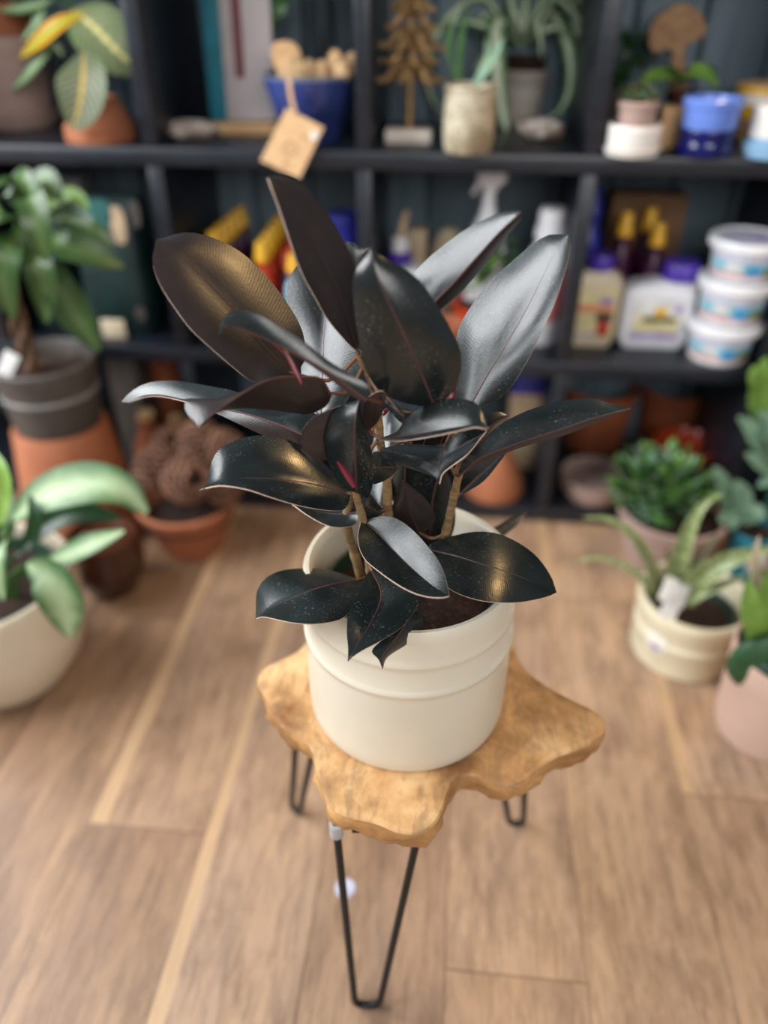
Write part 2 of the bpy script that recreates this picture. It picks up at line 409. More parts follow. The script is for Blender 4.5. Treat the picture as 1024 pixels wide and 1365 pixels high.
m_lund = rubber_mat('rubber_leaf_underside', (36, 28, 26), (45, 35, 32), .34, .05, .6)
m_lrim = M('rubber_leaf_rim', (206, 180, 164), .4)
m_green = M('green_leaf', (58, 100, 40), .35, (38, 74, 32), 30); m_greend = M('dark_green_leaf', (30, 62, 30), .28, (18, 42, 22), 30)
m_greenl = M('lime_leaf', (128, 164, 74), .4, (102, 142, 58), 30); m_greeng = M('grey_green_leaf', (126, 158, 132), .5, (90, 126, 100), 50)
m_jade = M('jade_leaf', (92, 136, 66), .25, (70, 112, 54), 40)  # lighter leaf green that paints highlights into the jade foliage
m_cactus = M('deep_green_cactus', (44, 88, 52), .5, (34, 70, 42), 60)
m_agl = leaf2('silver_green_leaf', (60, 98, 54), (158, 180, 138), .42, .08, .46)
m_spider = leaf2('striped_spider_leaf', (92, 134, 80), (212, 220, 196), .4, .12, .32, 8)
m_maranta = leaf2('prayer_plant_leaf', (98, 116, 74), (120, 128, 92), .4, .1, .4, 20, (226, 216, 140), 70)
m_marantad = leaf2('dark_prayer_plant_leaf', (66, 78, 56), (78, 80, 66), .4, .1, .4, 20, (176, 150, 80), 70)
m_marantay = leaf2('yellowing_prayer_plant_leaf', (216, 156, 40), (160, 178, 60), .4, .08, .3, 30)
m_pachira = leaf2('broad_green_leaf', (54, 80, 42), (84, 108, 62), .3, .02, .3, 18)
m_aloe = spotted('speckled_succulent_leaf', (122, 138, 88), (172, 182, 132)); m_aloed = M('purple_tipped_leaf', (128, 104, 88), .5, (104, 122, 78), 40)
m_cone = M('pine_cone_scale', (146, 106, 84), .8, (96, 64, 50), 50, bmp=.3); m_core = M('pine_cone_core', (34, 22, 17), .9); m_cork = M('pale_cork', (206, 168, 116), .8)
m_iron = M('dark_red_fabric', (52, 34, 36), .8)
def glass_mat():
    m, nt, b = nodes('clear_glass'); b.inputs['Base Color'].default_value = (.90, .95, .93, 1); b.inputs['Transmission Weight'].default_value = 1.0
    b.inputs['Roughness'].default_value = .03; b.inputs['IOR'].default_value = 1.45; return m
m_glass = glass_mat()

# ---------------------------------------------------------------- setting: floor, wall
YF = 1.555; YB = YF+.36; Z2 = .828; Z1 = .42; Z0 = .042
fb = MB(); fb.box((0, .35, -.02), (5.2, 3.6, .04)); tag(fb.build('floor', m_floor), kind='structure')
wb = MB(); k = -2.6
while k < 2.6:
    wb.box((k+.07, YB+.035, 1.1), (.132, .03, 2.2), bev=.005); k += .14
wb.box((0, YB+.055, 1.1), (5.2, .02, 2.2)); tag(wb.build('wall_back', m_wall), kind='structure')

# ---------------------------------------------------------------- shelving unit
shelf = thing('shelving_unit', 'long black wooden cube shelving unit along the slate boarded wall', 'shelving', (0, YF, 0))
xs = [-1.433, -1.016, -.599, -.188, .235, .652, 1.069]; BT = .034
def sh(name, c, d):
    b = MB(); b.box(Vector(c)-Vector((0, YF, 0)), d, bev=.003); return b.build(name, m_black, shelf)
xa, xb = xs[0]-.016, xs[-1]+.016
for z in (Z0, Z1, Z2, 1.245): sh('shelf_board', ((xa+xb)/2, YF+.18, z-BT/2), (xb-xa, .36, BT))
for x in xs:
    for za, zb in ((Z0, Z1-BT), (Z1, Z2-BT), (Z2, 1.245-BT)):
        sh('upright', (x, YF+.181, (za+zb)/2), (.03, .356, zb-za))
sh('kickboard', ((xa+xb)/2, YF+.03, (Z0-BT)/2), (xb-xa-.01, .04, Z0-BT))

# ---------------------------------------------------------------- stool with live-edge top
TZ = .40; TT = .042
PC = RGT*.027 + FWD*D0; PC.z = TZ
out_px = [(343, 905), (350, 891), (372, 879), (398, 866), (413, 848), (440, 822), (480, 806), (530, 800), (580, 800), (625, 808), (660, 826), (681, 846), (690, 874), (706, 896), (738, 918), (768, 934), (793, 946), (806, 960), (806, 976), (790, 990), (764, 1000), (735, 1012), (712, 1032), (692, 1044), (668, 1045), (645, 1036), (622, 1033), (606, 1040), (598, 1056), (590, 1080), (576, 1101), (555, 1110), (530, 1108), (500, 1096), (465, 1088), (444, 1078), (430, 1054), (421, 1022), (415, 998), (398, 982), (376, 968), (361, 948), (354, 930), (346, 917)]
stool = thing('plant_stool', 'small stool with wavy live-edge teak top and black hairpin legs', 'stool', (PC.x, PC.y, 0))
SO = Vector((PC.x, PC.y, 0))
oc = spline([G(u, v, TZ)-SO for u, v in out_px], 150, True)[:-1]
ctr = Vector((0, 0, TZ))
tb = MB(); n = len(oc)
nrm2 = []
for i in range(n):
    t = oc[(i+2) % n]-oc[i-2]; nrm2.append(Vector((t.y, -t.x, 0)).normalized())
sgn = 1 if sum((oc[i]-ctr).dot(nrm2[i]) for i in range(n)) > 0 else -1
rings = [(-.006, 0), (-.002, -.0006), (0, -.003), (.0015, -.016), (-.002, -.030), (-.009, -TT+.003), (-.016, -TT)]
pts = []; fs = []; ms = []
for o_, dz in rings:
    for i in range(n):
        wob = .0022*math.sin(i*.9+dz*90)+.0015*math.sin(i*2.3) if dz < -.01 else 0
        pts.append(oc[i]+nrm2[i]*sgn*(o_+wob)+Vector((0, 0, dz)))
for r in range(len(rings)-1):
    for i in range(n):
        q = (r*n+i, r*n+(i+1) % n, (r+1)*n+(i+1) % n, (r+1)*n+i)
        fs.append(q if sgn < 0 else tuple(reversed(q))); ms.append(0 if r < 2 else 1)
# top / bottom caps as fans about the centre
ci = len(pts); pts += [Vector((0, 0, TZ)), Vector((0, 0, TZ-TT))]; L0 = (len(rings)-1)*n
for i in range(n):
    fs.append((i, (i+1) % n, ci)); ms.append(0); fs.append((L0+(i+1) % n, L0+i, ci+1)); ms.append(1)
tb.add(pts, fs, ms); tb.build('stool_top', [m_teak, m_teakedge], stool)
def hairpin(a, b, foot, spread, plate):
    zt = TZ-TT+.004; A_ = G(*a, zt)-SO; B_ = G(*b, zt)-SO; Fp = Vector(foot)-SO
    d = (B_-A_).normalized(); r = .0046
    f = Fp+Vector((0, 0, r))
    arc = []
    for k in range(9):
        t = math.pi*(1-k/8)
        arc.append(f + d*spread*math.cos(t) + Vector((0, 0, spread*.8*(1-math.sin(t)))))
    h = MB(); h.tube([A_]+arc+[B_], r, 10); lg = h.build('hairpin_leg', m_rod, stool)
    p = MB(); c = (A_+B_)/2; ang = math.atan2(d.y, d.x)
    p.box(c+Vector((0, 0, -.005)), ((B_-A_).length*.6 if plate else .05, .026, .004), Matrix.Rotation(ang, 3, 'Z')); p.build('mounting_plate', m_rod, lg)
    if plate:
        q = MB(); q.lathe([(0, -.012), (.0078, -.012), (.0078, .008), (0, .008)], A_+(arc[0]-A_)*.045, 14); q.build('ferrule', m_steel, lg)
hairpin((447, 1090), (562, 1092), G(490, 1342, 0), .0165, True)
hairpin((397, 945), (424, 968), G(395, 1083, 0), .010, False)
hairpin((664, 1012), (700, 1014), G(687, 1100, 0), .012, False)

# ---------------------------------------------------------------- cream planter
pl = thing('ceramic_planter', 'large cream glazed cylindrical planter with two raised rings standing on the teak stool', 'planter', PC)
PH = .203
prof = [(0, .004), (.104, .004), (.107, 0), (.1105, .002), (.1125, .008), (.113, .02), (.1132, .06), (.1128, .112), (.1132, .118), (.1146, .1205), (.1146, .1235), (.1130, .1262), (.1118, .129), (.1108, .150), (.1110, .155), (.1122, .1575), (.1124, .1605), (.1112, .1635), (.1106, .170), (.1112, .190), (.1110, .198), (.1085, PH), (.1045, .2025), (.1015, .199), (.1000, .190), (.0985, .16), (.0985, .03), (.096, .02), (0, .018)]
b = MB(); b.lathe(prof, seg=96); b.build('planter_body', m_cream, pl)

# ---------------------------------------------------------------- the rubber plant
CR = {'A': (160, 220, 3.0118), 'B': (440, 260, 3.0118), 'C': (160, 470, 3.0118), 'D': (460, 480, 2.56), 'E': (330, 630, 2.3814),
      'Z1': (400, 480, 5.12), 'Z2': (560, 500, 5.12), 'Z3': (400, 640, 5.12), 'Z4': (350, 300, 5.12), 'Z5': (240, 220, 4.2667), 'Z6': (440, 200, 3.0118), 'N': (0, 0, 1)}
SZ = TZ+.158
plant = thing('rubber_plant', 'burgundy-black rubber plant with large glossy leaves in the cream planter', 'potted plant', (PC.x, PC.y, TZ+.019))
RO = Vector((PC.x, PC.y, TZ+.019))
b = MB(); nh = .146; b.lathe([(0, 0), (.070, 0), (.073, .004), (.086, nh-.014), (.0905, nh-.013), (.0915, nh-.002), (.0905, nh), (.0885, nh), (.0855, nh-.012), (.0835, nh-.02), (.074, .05), (0, .05)], seg=64)
b.build('nursery_pot', m_nursery, plant)
def soil(parent, r, z, bumpz=.005, name='soil', mat=None, loc=(0, 0)):
    b = MB(); rows = 9; pts = [Vector((loc[0], loc[1], z+bumpz))]; fs = []; seg = 40
    for i in range(1, rows+1):
        for j in range(seg):
            a = 2*math.pi*j/seg; rr = r*i/rows
            pts.append(Vector((loc[0]+rr*math.cos(a), loc[1]+rr*math.sin(a), z+bumpz*(1-(i/rows)**2)+(random.uniform(-1, 1)*.0025 if i < rows else 0))))
    for j in range(seg): fs.append((0, 1+j, 1+(j+1) % seg))
    for i in range(rows-1):
        for j in range(seg): fs.append((1+i*seg+j, 1+(i+1)*seg+j, 1+(i+1)*seg+(j+1) % seg, 1+i*seg+(j+1) % seg))
    b.add(pts, fs); return b.build(name, mat or m_soil, parent)
soil(plant, .0845, .132, .004)
def traced(cr, pts): x, y, s_ = CR[cr]; return [(x+a/s_, y+b_/s_) for a, b_ in pts]
stems = []
def stem(pts, r0, r1, name='stem'):
    q = spline([P(u, v, d)-RO for u, v, d in pts], 28); stems.append(q)
    rad = [(r0+(r1-r0)*i/27)*(1.16 if i % 5 == 0 else 1) for i in range(28)]
    b = MB(); b.tube(q, rad, 10); return b.build(name, m_stem, plant)
stem([(483, 776, 0), (472, 735, 0), (462, 700, -.004), (466, 660, 0), (478, 600, .01), (488, 560, .01)], .0052, .0034)
stem([(497, 782, -.02), (489, 730, -.022), (484, 693, -.022), (477, 668, -.024), (473, 650, -.026)], .0046, .0034)
stem([(520, 790, .01), (517, 690, .008), (516, 640, .006), (507, 590, .0), (503, 545, -.004), (494, 505, -.004), (484, 487, -.002), (478, 474, 0)], .0062, .003)
stem([(572, 790, .01), (592, 720, .008), (603, 672, .004), (610, 640, .0), (616, 610, -.004), (600, 560, .0), (590, 530, 0)], .0052, .003)

def rleaf(cr, mid, L, R, dys, dyl, dyr, sl='t', sr='t', bulge=.06, rib=None, na=26, nc=6, pet=True):
    mid, L, R = traced(cr, mid), traced(cr, L), traced(cr, R)
    L = [mid[0]]+L+[mid[-1]]; R = [mid[0]]+R+[mid[-1]]
    v2 = lambda q: [Vector((a, c, 0)) for a, c in q]
    m_, l_, r_ = spline(v2(mid), na), spline(v2(L), na), spline(v2(R), na)
    a, bq, c = dys
    rows = []
    for i in range(na):
        t = i/(na-1); dm = a*(1-t)*(1-2*t)+4*bq*t*(1-t)+c*t*(2*t-1); e = math.sin(math.pi*t)**.7
        Mp = P(m_[i].x, m_[i].y, dm)
        Lp = P(l_[i].x, l_[i].y, dm+dyl*e); Rp = P(r_[i].x, r_[i].y, dm+dyr*e); row = []
        for j in range(nc, 0, -1): row.append((Mp, Lp, j/nc))
        row.append((Mp, Mp, 0))
        for j in range(1, nc+1): row.append((Mp, Rp, j/nc))
        rows.append(row)
    g = [[A_.lerp(B_, s_) for A_, B_, s_ in row] for row in rows]
    cam_p = Vector((0, 0, CAMH))
    for i in range(na):
        for j in range(2*nc+1):
            A_, B_, s_ = rows[i][j]
            if 0 < s_ < 1:
                tow = (cam_p-g[i][j]).normalized()
                g[i][j] = g[i][j] + tow*bulge*math.sin(math.pi*s_)*(B_-A_).length
    g = [[p-RO for p in row] for row in g]
    cl = cam_p-RO
    # which side of the blade shows
    i, j1, j2 = na//2, nc//2, nc+nc//2+1
    def mt(i, j):
        q = (g[i+1][j]-g[i][j]).cross(g[i][j+1]-g[i][j]); tow = cl-g[i][j]
        front = q.dot(tow) > 0
        side = (sl if j < nc else sr)
        up, dn = (0, 1)
        seen = up if side == 't' else dn; other = dn if side == 't' else up
        return (seen, other) if front else (other, seen)
    # keep one decision per half so a turned-over edge shows its true other face
    dec = {}
    for half, jj in (('l', range(0, nc)), ('r', range(nc, 2*nc))):
        sc_ = 0
        for ii in range(3, na-4):
            for j in jj:
                q = (g[ii+1][j]-g[ii][j]).cross(g[ii][j+1]-g[ii][j]); sc_ += q.length if q.dot(cl-g[ii][j]) > 0 else -q.length
        side = sl if half == 'l' else sr; seen, other = (0, 1) if side == 't' else (1, 0)
        dec[half] = (seen, other) if sc_ > 0 else (other, seen)
    b = MB(); b.sheet(g, .0011, lambda i, j: dec['l'] if j < nc else dec['r'], 2)
    o = b.build('leaf', [m_ltop, m_lund, m_lrim], plant)
    mr = MB(); mp = [g[i][nc]+(cl-g[i][nc]).normalized()*.0002 for i in range(na)]
    mr.tube(mp, [.0013*(1-.75*i/(na-1)) for i in range(na)], 7)
    mr.build('midrib', rib or (m_ribt if sl == 't' else m_ribu), o)
    if pet:
        base = g[0][nc]; best = None
        for st in stems:
            for p in st:
                d = (p-base).length
                if best is None or d < best[0]: best = (d, p)
        if best[0] < .11:
            d0 = (g[0][nc]-g[2][nc]).normalized(); m1 = base + d0*best[0]*.4
            pt = MB(); pt.tube(spline([base-d0*.004, m1*.6+best[1]*.4, best[1]], 9), [.0014, .0016, .0017, .0018, .0018, .0018, .0019, .002, .0021], 8); pt.build('petiole', m_petiole, o)
    return o
LEAVES = [
 # big left underside
 ('A', [(690, 845), (560, 705), (440, 565), (320, 440), (230, 350), (146, 301)], [(640, 868), (540, 872), (470, 825), (370, 740), (280, 655), (210, 560), (160, 480), (132, 400), (134, 345), (148, 315)],
  [(735, 800), (742, 720), (720, 640), (660, 540), (580, 440), (490, 355), (390, 300), (280, 272), (210, 283), (165, 300)], (.0, .018, .036), -.038, .05, 'u', 'u', {}),
 # tall top underside
 ('Z5', [(1011, 1062), (920, 760), (850, 600), (770, 450), (690, 300), (620, 200), (560, 130), (498, 74)], [(960, 1020), (840, 880), (760, 740), (690, 610), (620, 420), (570, 270), (530, 160)],
  [(1026, 900), (1026, 760), (1010, 640), (980, 540), (930, 430), (860, 310), (770, 190), (680, 100), (580, 64)], (.0, .0, -.02), -.02, .02, 'u', 'u', {}),
 # dark front leaf
 ('Z6', [(420, 1030), (360, 880), (310, 770), (260, 660), (215, 570), (185, 490), (164, 392)], [(330, 1020), (240, 990), (170, 930), (130, 820), (110, 720), (95, 600), (92, 530), (110, 475), (150, 425)],
  [(480, 1010), (520, 900), (525, 820), (500, 750), (440, 640), (380, 550), (320, 490), (250, 450), (195, 425)], (-.03, -.055, -.045), .015, .015, 't', 't', {}),
 # right upper folded
 ('Z6', [(370, 700), (415, 617), (500, 530), (590, 430), (680, 330), (765, 250)], [(310, 600), (330, 512), (380, 450), (450, 390), (530, 330), (620, 280), (700, 250), (745, 246)],
  [(400, 690), (430, 650), (500, 590), (570, 520), (650, 420), (720, 330), (775, 260)], (.0, .0, -.005), .028, .02, 't', 'u', {}),
 # right bright
 ('Z6', [(550, 1050), (640, 890), (720, 760), (790, 640), (850, 520), (900, 420), (958, 342)], [(505, 1010), (500, 900), (505, 780), (525, 700), (580, 610), (650, 520), (730, 450), (800, 390), (870, 345), (925, 340)],
  [(650, 1015), (720, 960), (790, 850), (850, 730), (900, 620), (940, 500), (962, 410), (964, 360)], (.005, .025, .045), .05, -.022, 't', 't', {}),
 # pale blue behind
 ('N', [(428, 556), (430, 500), (433, 430), (438, 380), (446, 325)], [(404, 535), (402, 490), (394, 440), (384, 400), (386, 372), (400, 350), (425, 328)], [(458, 540), (480, 490), (488, 440), (484, 400), (474, 360), (458, 330)], (.03, .08, .135), .016, -.025, 't', 't', {'rib': 'l'}),
 # small tip behind the dark front leaf
 ('N', [(490, 470), (482, 400), (476, 352), (492, 330)], [(462, 450), (456, 390), (458, 345), (462, 322), (476, 326)], [(505, 440), (506, 380), (500, 345)], (.02, .03, .04), .01, .01, 't', 't', {}),
 # slender grey folded
 ('A', [(985, 940), (940, 905), (850, 840), (760, 787), (660, 733), (560, 688), (480, 655), (430, 648), (397, 684)], [(1006, 918), (1000, 888), (940, 848), (840, 788), (740, 710), (640, 650), (560, 602), (480, 581), (428, 600), (402, 655)],
  [(955, 940), (880, 886), (800, 825), (720, 773), (620, 717), (520, 674), (470, 659), (430, 654)], (-.07, -.065, -.05), .005, .002, 't', 'u', {}),
 # left, brown underside with turned tip
 ('C', [(848, 175), (805, 106), (730, 97), (650, 98), (570, 120), (490, 165), (430, 205), (375, 245), (318, 297)], [(845, 160), (800, 115), (730, 110), (650, 110), (570, 130), (470, 172), (380, 188), (300, 187), (258, 205), (275, 250), (306, 288)],
  [(842, 195), (810, 225), (745, 246), (640, 232), (540, 223), (470, 222), (410, 231), (375, 247), (340, 285)], (-.03, -.06, -.09), .02, .02, 't', 'u', {}),
 # left long leaf behind it
 ('C', [(745, 335), (690, 310), (600, 275), (500, 245), (420, 228), (340, 207), (260, 190), (130, 168), (8, 198)], [(757, 285), (720, 245), (640, 238), (560, 210), (470, 160), (380, 140), (280, 122), (200, 114), (110, 124), (45, 158)],
  [(738, 385), (680, 367), (600, 342), (520, 306), (440, 269), (380, 241), (260, 197), (130, 175), (28, 205)], (.0, .05, .11), .025, -.01, 't', 'u', {}),
 # left middle dark
 ('C', [(925, 568), (800, 535), (680, 515), (560, 505), (450, 510), (390, 525), (318, 552)], [(900, 530), (860, 490), (780, 410), (700, 362), (620, 340), (540, 335), (470, 352), (400, 390), (368, 445), (357, 500), (346, 532)],
  [(915, 612), (890, 635), (800, 630), (700, 610), (600, 580), (520, 553), (450, 539), (400, 535), (360, 541)], (-.025, -.045, -.06), .045, -.03, 't', 't', {}),
 # dark one beneath it
 ('C', [(965, 640), (880, 650), (800, 640), (690, 608)], [(920, 610), (850, 605), (760, 600)], [(945, 690), (880, 703), (820, 690), (750, 652)], (-.01, .0, .01), .02, -.02, 't', 't', {}),
 # upright leaf at the centre
 ('Z1', [(388, 900), (380, 750), (374, 600), (374, 450), (388, 330), (410, 258)], [(340, 890), (280, 850), (230, 780), (190, 680), (172, 570), (180, 480), (215, 380), (270, 320), (340, 297), (392, 283)],
  [(425, 920), (456, 945), (478, 905), (496, 830), (495, 720), (480, 600), (450, 500), (425, 420), (408, 345)], (-.035, -.06, -.05), .02, .02, 't', 't', {}),
 # brown one left of it
 ('Z1', [(370, 640), (280, 560), (180, 520), (100, 515), (8, 545)], [(390, 450), (392, 300), (280, 312), (180, 347), (90, 390), (40, 440), (14, 490)], [(330, 660), (240, 672), (125, 682), (70, 650), (25, 612), (9, 575)], (-.02, -.035, -.045), .0, .0, 'u', 'u', {}),
 # small brown one right of it
 ('Z1', [(455, 492), (490, 390), (530, 300), (572, 210)], [(426, 430), (428, 350), (438, 290), (480, 243), (530, 214)], [(512, 440), (552, 380), (580, 300), (588, 240)], (-.02, -.04, -.05), .0, .0, 'u', 'u', {}),
 # narrow dark one under the front leaf
 ('Z1', [(575, 240), (640, 310), (690, 370), (735, 430)], [(625, 270), (690, 320), (790, 365)], [(575, 300), (620, 355), (690, 425)], (-.01, -.02, -.02), .01, .0, 't', 't', {}),
 # pale one deep inside
 ('Z1', [(545, 1015), (580, 800), (610, 560), (610, 340)], [(485, 930), (490, 760), (505, 560), (555, 400)], [(575, 960), (640, 760), (705, 580), (700, 430), (650, 360)], (.04, .08, .13), .015, -.02, 't', 't', {}),
 # right upper of the centre pair
 ('D', [(108, 270), (180, 262), (280, 247), (380, 230), (440, 222), (492, 232)], [(175, 247), (215, 195), (280, 155), (350, 135), (410, 135), (450, 150), (470, 185), (477, 215)], [(180, 277), (280, 264), (380, 244), (440, 230), (478, 235)], (-.03, -.06, -.085), .024, -.012, 't', 't', {}),
 # right lower of the centre pair
 ('D', [(345, 284), (332, 325), (322, 370), (323, 424)], [(300, 293), (230, 288), (160, 295), (117, 312), (150, 345), (220, 370), (280, 388), (310, 402)], [(370, 262), (420, 240), (484, 234), (460, 270), (420, 320), (370, 358), (335, 385), (327, 405)], (-.02, -.04, -.06), .03, -.008, 't', 't', {'bulge': .0}),
 # long far right leaf
 ('D', [(385, 400), (450, 342), (540, 302), (640, 267), (740, 235), (840, 200), (920, 178), (975, 165)], [(400, 350), (440, 310), (490, 255), (540, 215), (620, 175), (700, 150), (780, 134), (850, 134), (900, 148), (950, 160)],
  [(415, 378), (480, 347), (560, 312), (660, 280), (760, 252), (850, 215), (930, 183)], (-.03, -.035, -.04), .034, .0, 't', 'u', {}),
 # small pale one behind it
 ('D', [(470, 270), (505, 220), (560, 188)], [(465, 215), (485, 186), (525, 178)], [(495, 245), (535, 215)], (.01, .02, .03), .01, .01, 't', 't', {}),
 # lower right bluish
 ('D', [(385, 465), (440, 410), (500, 355), (560, 300)], [(385, 420), (430, 355), (500, 310)], [(420, 447), (475, 410), (525, 350)], (.0, .02, .04), .03, .0, 't', 't', {}),
 # dark hanging one behind
 ('N', [(590, 618), (578, 660), (574, 700), (572, 740)], [(556, 630), (546, 670), (550, 715)], [(600, 640), (607, 690), (597, 722)], (.02, .03, .03), .01, .01, 't', 't', {}),
 ('N', [(548, 590), (540, 630), (545, 680), (556, 720)], [(530, 610), (524, 650), (530, 700)], [(566, 620), (574, 660), (570, 700)], (.02, .035, .035), .01, .01, 't', 't', {}),
 ('N', [(600, 560), (585, 600), (580, 640)], [(575, 570), (560, 610), (565, 630)], [(622, 580), (612, 625), (595, 640)], (.0, .03, .045), .0, .0, 't', 't', {}),
 # small olive one
 ('Z3', [(818, 372), (760, 240), (730, 100), (702, 6)], [(720, 332), (640, 262), (628, 190), (660, 110), (690, 45)], [(880, 325), (922, 270), (908, 205), (850, 120), (780, 60), (730, 22)], (.005, .0, .0), .01, .01, 'u', 'u', {}),
 # front leaf with pale half
 ('Z3', [(420, 272), (540, 370), (640, 480), (740, 580), (840, 670), (930, 740), (1020, 792)], [(480, 260), (560, 247), (640, 255), (720, 300), (800, 370), (870, 450), (940, 540), (985, 640), (1008, 730)],
  [(403, 330), (394, 400), (410, 480), (450, 550), (520, 610), (600, 670), (700, 735), (800, 780), (900, 802), (985, 802)], (-.02, -.065, -.125), .01, -.035, 't', 't', {'bulge': .015}),
 # lower right, gold sheen
 ('E', [(575, 245), (660, 265), (740, 290), (820, 315), (900, 345), (980, 381)], [(590, 222), (650, 203), (720, 189), (790, 194), (860, 224), (920, 270), (962, 330)], [(600, 320), (640, 368), (700, 396), (770, 411), (850, 413), (920, 402), (962, 390)], (-.01, -.06, -.05), .05, -.04, 't', 't', {'bulge': .04}),
 # lower left
 ('E', [(355, 343), (270, 355), (200, 375), (130, 405), (75, 430), (27, 464)], [(310, 325), (250, 310), (180, 305), (110, 312), (60, 335), (32, 375), (28, 425)], [(350, 390), (325, 440), (290, 468), (220, 481), (150, 478), (90, 466), (50, 458)], (-.03, -.06, -.07), .05, -.045, 't', 't', {}),
 # front hanging
 ('E', [(393, 308), (425, 390), (390, 480), (350, 540), (319, 598)], [(370, 335), (345, 380), (322, 440), (315, 500), (319, 555)], [(460, 340), (520, 375), (545, 402), (530, 440), (490, 490), (430, 530), (370, 562), (338, 582)], (-.03, -.105, -.152), .0, .0, 't', 't', {}),
 ('E', [(530, 420), (490, 500), (450, 550), (428, 585), (428, 622)], [(480, 480), (430, 530), (395, 566), (415, 592)], [(556, 470), (545, 502), (510, 540), (460, 572), (438, 592)], (-.085, -.118, -.145), .0, .012, 't', 't', {}),
 # over the back rim
 ('N', [(612, 742), (650, 715), (702, 682)], [(630, 722), (665, 700)], [(640, 735), (685, 704)], (.03, .09, .14), .01, -.01, 't', 't', {}),
 # beside the inner stems
 ('Z3', [(580, 212), (530, 215), (470, 180), (408, 175)], [(520, 150), (480, 100), (430, 115)], [(538, 245), (482, 265), (428, 255)], (.0, -.005, -.01), .02, .0, 't', 't', {}),
 ('Z1', [(670, 735), (600, 730), (500, 740), (470, 760)], [(620, 690), (540, 630), (495, 640)], [(610, 800), (520, 842), (485, 830)], (.0, -.02, -.03), .01, .0, 't', 't', {}),
]
for cr, mid, L, R, dys, dyl, dyr, sl, sr, kw in LEAVES:
    kw = dict(kw)
    if kw.get('rib') == 'l': kw['rib'] = m_ribl
    rleaf(cr, mid, L, R, dys, dyl, dyr, sl, sr, **kw)
def sheath(cr, pts, r, d):
    q = spline([P(u, v, d+.004*i)-RO for i, (u, v) in enumerate(traced(cr, pts))], 14)
    b = MB(); b.tube(q, [r*math.sin(math.pi*(.06+.9*(1-i/13)))**.6*(1-.55*i/13)+.0003 for i in range(14)], 8); b.build('leaf_sheath', m_sheath, plant)
sheath('A', [(730, 880), (705, 825), (670, 760), (615, 715)], .003, -.05)
sheath('Z1', [(375, 870), (350, 825), (310, 765), (255, 692)], .0034, -.085)
sheath('Z2', [(185, 190), (215, 130), (245, 70)], .0042, -.035)
sheath('Z1', [(565, 375), (585, 345), (605, 325)], .003, .02)
# ---------------------------------------------------------------- builders shared by the shop's other things
def lpot(parent, rb, rt, h, mat, wall=.006, rim=0.0, rimh=.02, name='pot', depth_in=.03, z0=0.0, foot=0.0):
    """round pot: base radius, rim radius, height; optional thicker rim band; open at the top"""
    p = [(0, .003), (rb*.9, .003), (rb*.93, 0), (rb-.001, .001), (rb, .005)]
    if foot: p += [(rb+foot, .005), (rb+foot, .014), (rb, .016)]
    rh = lambda z: rb+(rt-rb)*z/h
    p += [(rh(h*k), h*k) for k in (.25, .5, .75)]
    if rim: p += [(rh(h-rimh), h-rimh-.002), (rh(h-rimh)+rim, h-rimh), (rt+rim, h-.003), (rt+rim-.003, h)]
    else: p += [(rt, h-.003), (rt-.002, h)]
    p += [(rt-wall+.002, h), (rt-wall, h-.003), (rh(h-depth_in)-wall, h-depth_in-.004), (0, h-depth_in-.004)]
    b = MB(); b.lathe([(r, z+z0) for r, z in p], seg=48); return b.build(name, mat, parent)
def blade(pts, hw, nrm=(0, -.75, .65), fold=.15, n=16, nc=3, prof=None, th=.0008):
    """leaf blade along a centre line; half width hw; nrm = the way its face looks"""
    q = spline(pts, n); nrm = Vector(nrm).normalized(); rows = []
    for i in range(n):
        t = i/(n-1); tg = (q[min(i+1, n-1)]-q[max(i-1, 0)]).normalized()
        sd = tg.cross(nrm)
        sd = sd.normalized() if sd.length > .05 else Vector((1, 0, 0))
        up = sd.cross(tg); up = up if up.dot(nrm) > 0 else -up
        wv = hw*(prof(t) if prof else max(.02, math.sin(math.pi*min(1, t*.96+.02))**.75))
        rows.append([q[i]+sd*wv*k/nc+up*abs(k/nc)*wv*fold for k in range(-nc, nc+1)])
    b = MB(); b.sheet(rows, th, None, 0); return b
strap = lambda t: max(.05, min(1, .55+t*1.2)*min(1, (1-t)*2.2)**.7)
spoon = lambda t: max(.03, math.sin(math.pi*min(.985, .03+t*.95)**1.25)**.8)
def leaves(root, defs, mat, name='leaf', prof=None, nrm=(0, -.75, .65), fold=.15):
    """defs: (picture points with room depth y, half width in pixels)"""
    o0 = root.location
    for d in defs:
        pts, hwp = d[0], d[1]; mt_ = d[2] if len(d) > 2 else mat; nn = d[3] if len(d) > 3 else nrm
        q = [YP(u, v, y)-o0 for u, v, y in pts]; hw = hwp*depth(q[len(q)//2]+o0)/FPX
        blade(q, hw, nn, fold, prof=prof).build(name, mt_, root)
def blob(c, r, noise_=.15, seed=1, seg=22, rows=14):
    rnd = random.Random(seed); ph = [rnd.uniform(0, 6.28) for _ in range(9)]; b = MB(); pts = []; fs = []
    for i in range(rows+1):
        th = math.pi*i/rows
        for j in range(seg):
            a = 2*math.pi*j/seg
            k = 1+noise_*(math.sin(3*a+ph[0]+2*th)*math.sin(th)+.6*math.sin(5*a+ph[1]-3*th)*math.sin(th)+.5*math.sin(7*th+ph[2]+4*a)*math.sin(th))
            pts.append(Vector(c)+Vector((r[0]*math.sin(th)*math.cos(a)*k, r[1]*math.sin(th)*math.sin(a)*k, r[2]*math.cos(th)*k)))
    for i in range(rows):
        for j in range(seg): fs.append((i*seg+j, (i+1)*seg+j, (i+1)*seg+(j+1) % seg, i*seg+(j+1) % seg))
    return b.add(pts, fs)
